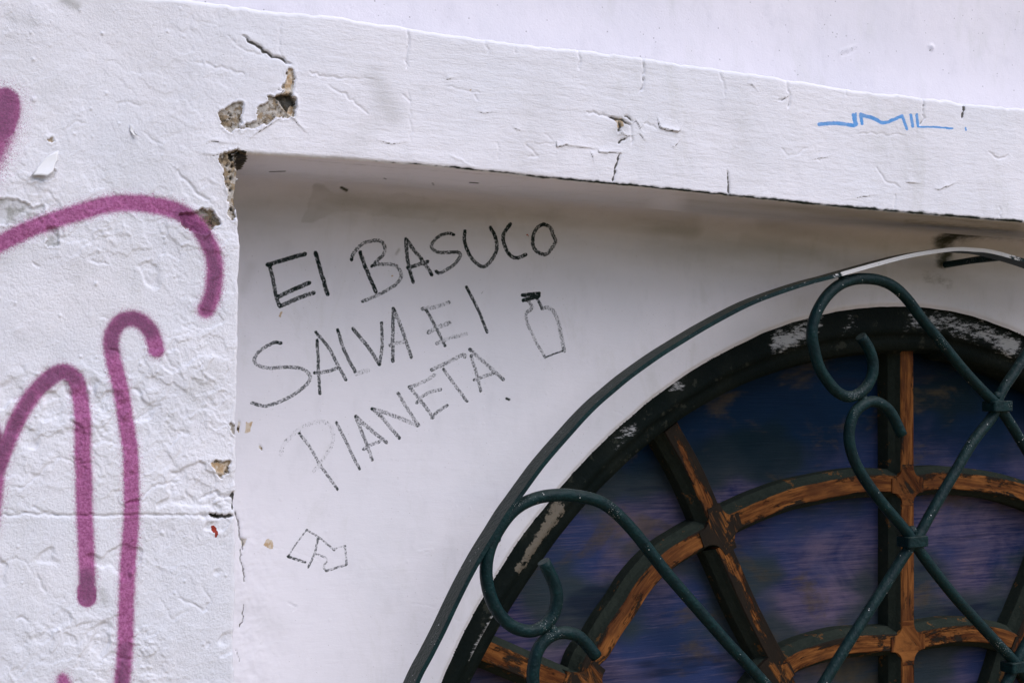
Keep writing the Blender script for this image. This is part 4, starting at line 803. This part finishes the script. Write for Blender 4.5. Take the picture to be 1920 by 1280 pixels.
both(np.vstack([fr_pts(math.pi-.10, tt_(d3[0])), [d3[-1]], [[d3[-1][0]-.03, HUBZ]]]))
both(np.vstack([R1_[i2:], [R2_[-1]], R2_[j2:][::-1]]))
both(np.vstack([R1_[i3:i2], [d2[-1]], [R2_[j2]], [[R2_[0, 0], HUBZ]], [[R1_[i3, 0]+.02, HUBZ]]]))
both(np.vstack([R2_[j2:], [[MX-g, HUBZ]], [[R2_[j2, 0]+.05, HUBZ]]]))
# sill beam and shuttered lower half, below the picture
box('transom', (XC-RA, YF-.004, HUBZ-.05), (XC+RA, YF+.06, HUBZ+.03), M_DOOR, win)
for k in range(4): box('shutter', (XC-RA+.01+k*.395, YF+.02, -1.33), (XC-RA+.395+k*.395, YF+.045, HUBZ-.052), M_DOOR, win)
box('sill', (XC-RA-.05, Y1-.04, -1.39), (XC+RA+.05, Y1+.05, -1.34), M_DOOR, win)
# dark room side behind everything, closes the opening
box('back_board', (XC-RA-.05, YP+.02, -1.36), (XC+RA+.05, YP+.03, .25), M_DOOR, win)
# body of the house behind the skin, so that the wall has thickness and blocks the sky
bx = box('roof_slab', (-1.6, YU+.02, .34), (4.2, YU+1.2, 2.6), M_DOOR, house); bx = box('masonry', (-1.6, Y1+.10, -1.6), (4.2, YU+1.2, .335), M_DOOR, house)
# ---------------------------------------------------------------- the iron grille
gr_ = empty('window_grille', (XC, Y1-.06, EYE+HUBZ), 'dark green iron grille with curled bars in front of the arched window', 'window grille')
YG0, YG = 1.409, 1.4225                       # front edge of the band, axis of the round bars
bdp = P([(784, 1276), (808, 1230), (832, 1183), (856, 1132), (880, 1084), (905, 1039), (931, 997), (952, 963), (975, 931), (1012, 880), (1040, 846), (1070, 812), (1096, 783), (1122, 757), (1152, 731), (1185, 704), (1234, 669), (1270, 646), (1330, 610), (1402, 572), (1460, 549), (1518, 530), (1560, 519), (1591, 510), (1645, 495), (1699, 481), (1750, 472), (1794, 467), (1835, 466), (1880, 469), (1917, 475)], YG0)
MXB = 1.444; bl = bdp[bdp[:, 0] < MXB-.01]
_c0, _cz, _cr = 1.444, -.7345, .915
_a0 = math.atan2(bl[0, 1]-_cz, bl[0, 0]-_c0); _dr = np.hypot(bl[0, 0]-_c0, bl[0, 1]-_cz)-_cr
_leg = np.array([(_c0+(_cr+_dr*(1-k/7))*math.cos(_a0+(math.pi-_a0)*k/7), _cz+(_cr+_dr*(1-k/7))*math.sin(_a0+(math.pi-_a0)*k/7)) for k in range(1, 8)])[::-1]
_half = np.vstack([[[_c0-_cr, HUBZ-.80]], [[_c0-_cr, HUBZ-.40]], [[_c0-_cr, HUBZ-.06]], _leg, bl])
full = np.vstack([_half, [[MXB, bdp[bdp[:, 0] < MXB][-1, 1]+.0005]], np.stack([2*MXB-_half[:, 0], _half[:, 1]], 1)[::-1]])
pb = cat(full, 6); n_ = len(pb)
prof = [(-.0026, 0), (.0026, 0), (.0026, 0), (.0026, .027), (.0026, .027), (-.0026, .027), (-.0026, .027), (-.0026, 0)]
u_, v_ = Q(pb[:, 0], YG0, pb[:, 1]); wh = ss(1520, 1615, u_)*ss(1990, 1850, u_)*.80
wh = np.where(u_ < 1540, .28*ss(1360, 1500, u_)+.12, wh)
wat = np.zeros((n_, 8)); wat[:, :2] = wh[:, None]; wat[:, 2] = .10+.25*np.exp(-((u_-1090)/90)**2)+.3*wh; wat[:, 3] = .05
olv = np.zeros((n_, 8)); olv[:, 2:4] = 1.
# separate skins for the outer face so that its olive tone stays on that face
band = strip('outer_band', pb, YG0, prof, M_IRON, gr_, attrs={'white': wat.ravel(), 'olive': olv.ravel()}, close=False)
def clip_in(p):                               # bars stop at the band and at the bottom rail
    ok = ((p[:, 1] > -.7345) & (np.hypot(p[:, 0]-1.444, p[:, 1]+.7345) < .915)) | ((p[:, 1] <= -.7345) & (np.abs(p[:, 0]-1.444) < .912) & (p[:, 1] > HUBZ-.058))
    k = np.nonzero(ok)[0]; return p[k[0]:k[-1]+1]
def rod(pts, name='scroll_bar', dy=0., r=.0074, e0=False, e1=False, flip=False):
    p = P(pts, YG+dy)
    if e0: p = np.vstack([p[0]+(p[0]-p[1])/np.hypot(*(p[0]-p[1]))*np.array([[.9], [.6], [.3]]), p])
    if e1: p = np.vstack([p, p[-1]+(p[-1]-p[-2])/np.hypot(*(p[-1]-p[-2]))*np.array([[.3], [.6], [.9]])])
    p = cat(p, 7); s = np.r_[0, np.cumsum(np.hypot(*(p[1:]-p[:-1]).T))]; n_ = max(8, int(s[-1]/.006)); q = np.linspace(0, s[-1], n_)
    p = np.stack([np.interp(q, s, p[:, 0]), np.interp(q, s, p[:, 1])], 1); p = clip_in(p+np.stack([fb(q*12, q*0+p[0, 0], 2, 2), fb(q*12+4, q*0+p[0, 0], 3, 2)], 1)*.0014)
    if flip: p[:, 0] = 2*MXB-p[:, 0]
    return tube(name, np.stack([p[:, 0], np.full(len(p), YG+dy), p[:, 1]], 1), r, M_IRON, gr_)
# loop A runs into the collar beside the upright, and on to the right
rod([(1614, 630), (1629, 653), (1637, 680), (1634, 707), (1619, 731), (1595, 743), (1572, 736), (1552, 715), (1535, 687), (1525, 650), (1522, 622), (1529, 591), (1546, 560), (1568, 538), (1595, 525), (1622, 522), (1652, 526), (1679, 539), (1704, 564), (1725, 593), (1758, 634), (1807, 694), (1839, 729), (1868, 758), (1888, 784), (1915, 827), (1960, 900), (2010, 985)], e1=True)
rod([(2100, 375), (2010, 520), (1915, 678), (1877, 737), (1862, 779), (1823, 830), (1785, 895), (1747, 960), (1722, 1004), (1698, 1036), (1660, 1096), (1617, 1163), (1574, 1231), (1532, 1300), (1480, 1385)], dy=.002, e0=True, e1=True)
rod([(1691, 815), (1682, 795), (1671, 774), (1656, 759), (1639, 752), (1620, 757), (1603, 773), (1594, 797), (1592, 822), (1597, 850), (1609, 879), (1628, 909), (1655, 944), (1685, 979), (1704, 1003), (1728, 1038), (1752, 1070), (1793, 1121), (1839, 1172), (1872, 1207), (1902, 1240), (1940, 1290), (1990, 1360)], dy=-.001, e1=True)
rod([(2010, 1060), (1960, 1145), (1915, 1222), (1896, 1262), (1860, 1330), (1800, 1430)], dy=.001, e0=True, e1=True)
rod([(1019, 1052), (1032, 1077), (1042, 1102), (1044, 1126), (1038, 1150), (1022, 1171), (996, 1182), (963, 1174), (937, 1151), (920, 1118), (912, 1078), (916, 1035), (933, 995), (963, 956), (1002, 934), (1050, 927), (1097, 932), (1129, 942), (1157, 963), (1187, 995), (1219, 1035), (1248, 1072), (1280, 1109), (1318, 1152), (1360, 1200), (1403, 1246), (1450, 1298), (1520, 1380)], e1=True)
rod([(1118, 1230), (1099, 1206), (1081, 1190), (1056, 1185), (1031, 1192), (1011, 1213), (1002, 1242), (1000, 1279), (1010, 1330), (1040, 1390)], e1=True)
# the same pair again beyond the right edge, mirrored
rod([(1019, 1052), (1032, 1077), (1042, 1102), (1044, 1126), (1038, 1150), (1022, 1171), (996, 1182), (963, 1174), (937, 1151), (920, 1118), (912, 1078), (916, 1035), (933, 995), (963, 956), (1002, 934), (1050, 927), (1097, 932), (1129, 942), (1157, 963), (1187, 995), (1219, 1035), (1280, 1109), (1360, 1200), (1450, 1298)], e1=True, flip=True)
rod([(1118, 1230), (1099, 1206), (1081, 1190), (1056, 1185), (1031, 1192), (1011, 1213), (1002, 1242), (1000, 1279), (1010, 1330), (1040, 1390)], e1=True, flip=True)
strip('bottom_rail', np.array([[.52, HUBZ-.06], [2.37, HUBZ-.06]]), YG0, [(-.004, 0), (.004, 0), (.004, .027), (-.004, .027)], M_IRON, gr_, close=True)
def collar(u, v, wpx=.0175, hz=.0072):
    c = P([(u, v)], YG)[0]; r_ = .003; bm_v = []; k = 5; pts = []
    for cx, cy, a0 in ((wpx-r_, .0125-r_, 0), (-wpx+r_, .0125-r_, 90), (-wpx+r_, -.0125+r_, 180), (wpx-r_, -.0125+r_, 270)):
        for t in np.linspace(0, 90, k): a = math.radians(a0+t); pts.append((cx+r_*math.cos(a), cy+r_*math.sin(a)))
    n_ = len(pts); V = []; prof_ = [(-hz, .90), (-hz+.001, 1.), (hz-.001, 1.), (hz, .90)]
    for z_, s in prof_: V += [(c[0]+x*s, YG+y*s, c[1]+z_+x*.02) for x, y in pts]
    Fq = [(j*n_+i, j*n_+(i+1) % n_, (j+1)*n_+(i+1) % n_, (j+1)*n_+i) for j in range(3) for i in range(n_)]+[tuple(range(n_))[::-1], tuple(3*n_+i for i in range(n_))]
    mesh('collar', V, Fq, M_IRON, gr_, smooth=False)
collar(1870, 761); collar(1711, 1014); collar(1904, 1248)
def blob(x, y, z, r, name='weld', sq=(1, 1, 1)):
    V = []; n_ = 10
    for i in range(1, 6):
        f = math.pi*i/6
        for k in range(n_):
            a = 2*math.pi*k/n_; rr_ = r*(1+.25*float(vn(np.array(i*1.7+x*90), np.array(k*1.3), 2)-.5)); V.append((x+rr_*sq[0]*math.sin(f)*math.cos(a), y+rr_*sq[1]*math.sin(f)*math.sin(a), z+rr_*sq[2]*math.cos(f)))
    V += [(x, y, z+r*sq[2]), (x, y, z-r*sq[2])]; m_ = 5*n_
    Fq = [(i*n_+k, (i+1)*n_+k, (i+1)*n_+(k+1) % n_, i*n_+(k+1) % n_) for i in range(4) for k in range(n_)]+[(m_, k, (k+1) % n_) for k in range(n_)]+[(m_+1, 4*n_+(k+1) % n_, 4*n_+k) for k in range(n_)]
    mesh(name, V, Fq, M_IRON, gr_)
for u, v, r_ in [(1621, 751, .0075), (1037, 1183, .0075), (930, 1008, .007), (1583, 520, .007), (1870, 742, .006), (1711, 995, .007)]:
    c = P([(u, v)], YG)[0]; blob(c[0], YG+.001, c[1], r_)
# fixing lug from the band back into the wall
a = P([(1880, 476)], YG0+.02)[0]; b_ = P([(1772, 497)], Y1)[0]
pth = np.array([[a[0], YG0+.016, a[1]-.004], [a[0]*.5+b_[0]*.5, (YG0+Y1)/2+.01, (a[1]+b_[1])/2-.001], [b_[0], Y1+.01, b_[1]]])
strip('wall_anchor', pth[:, [0, 2]], YG0, [(0, 0)], M_IRON, gr_) if 0 else tube('wall_anchor', cat(pth, 6), .0052, M_IRON, gr_, 6)
for s in (1, -1):                             # feet of the band, out of the picture
    x = MXB-s*.915; tube('wall_anchor', [(x, YG0+.014, -.95), (x, Y1-.02, -.95), (x, Y1+.01, -.95)], .006, M_IRON, gr_, 8)
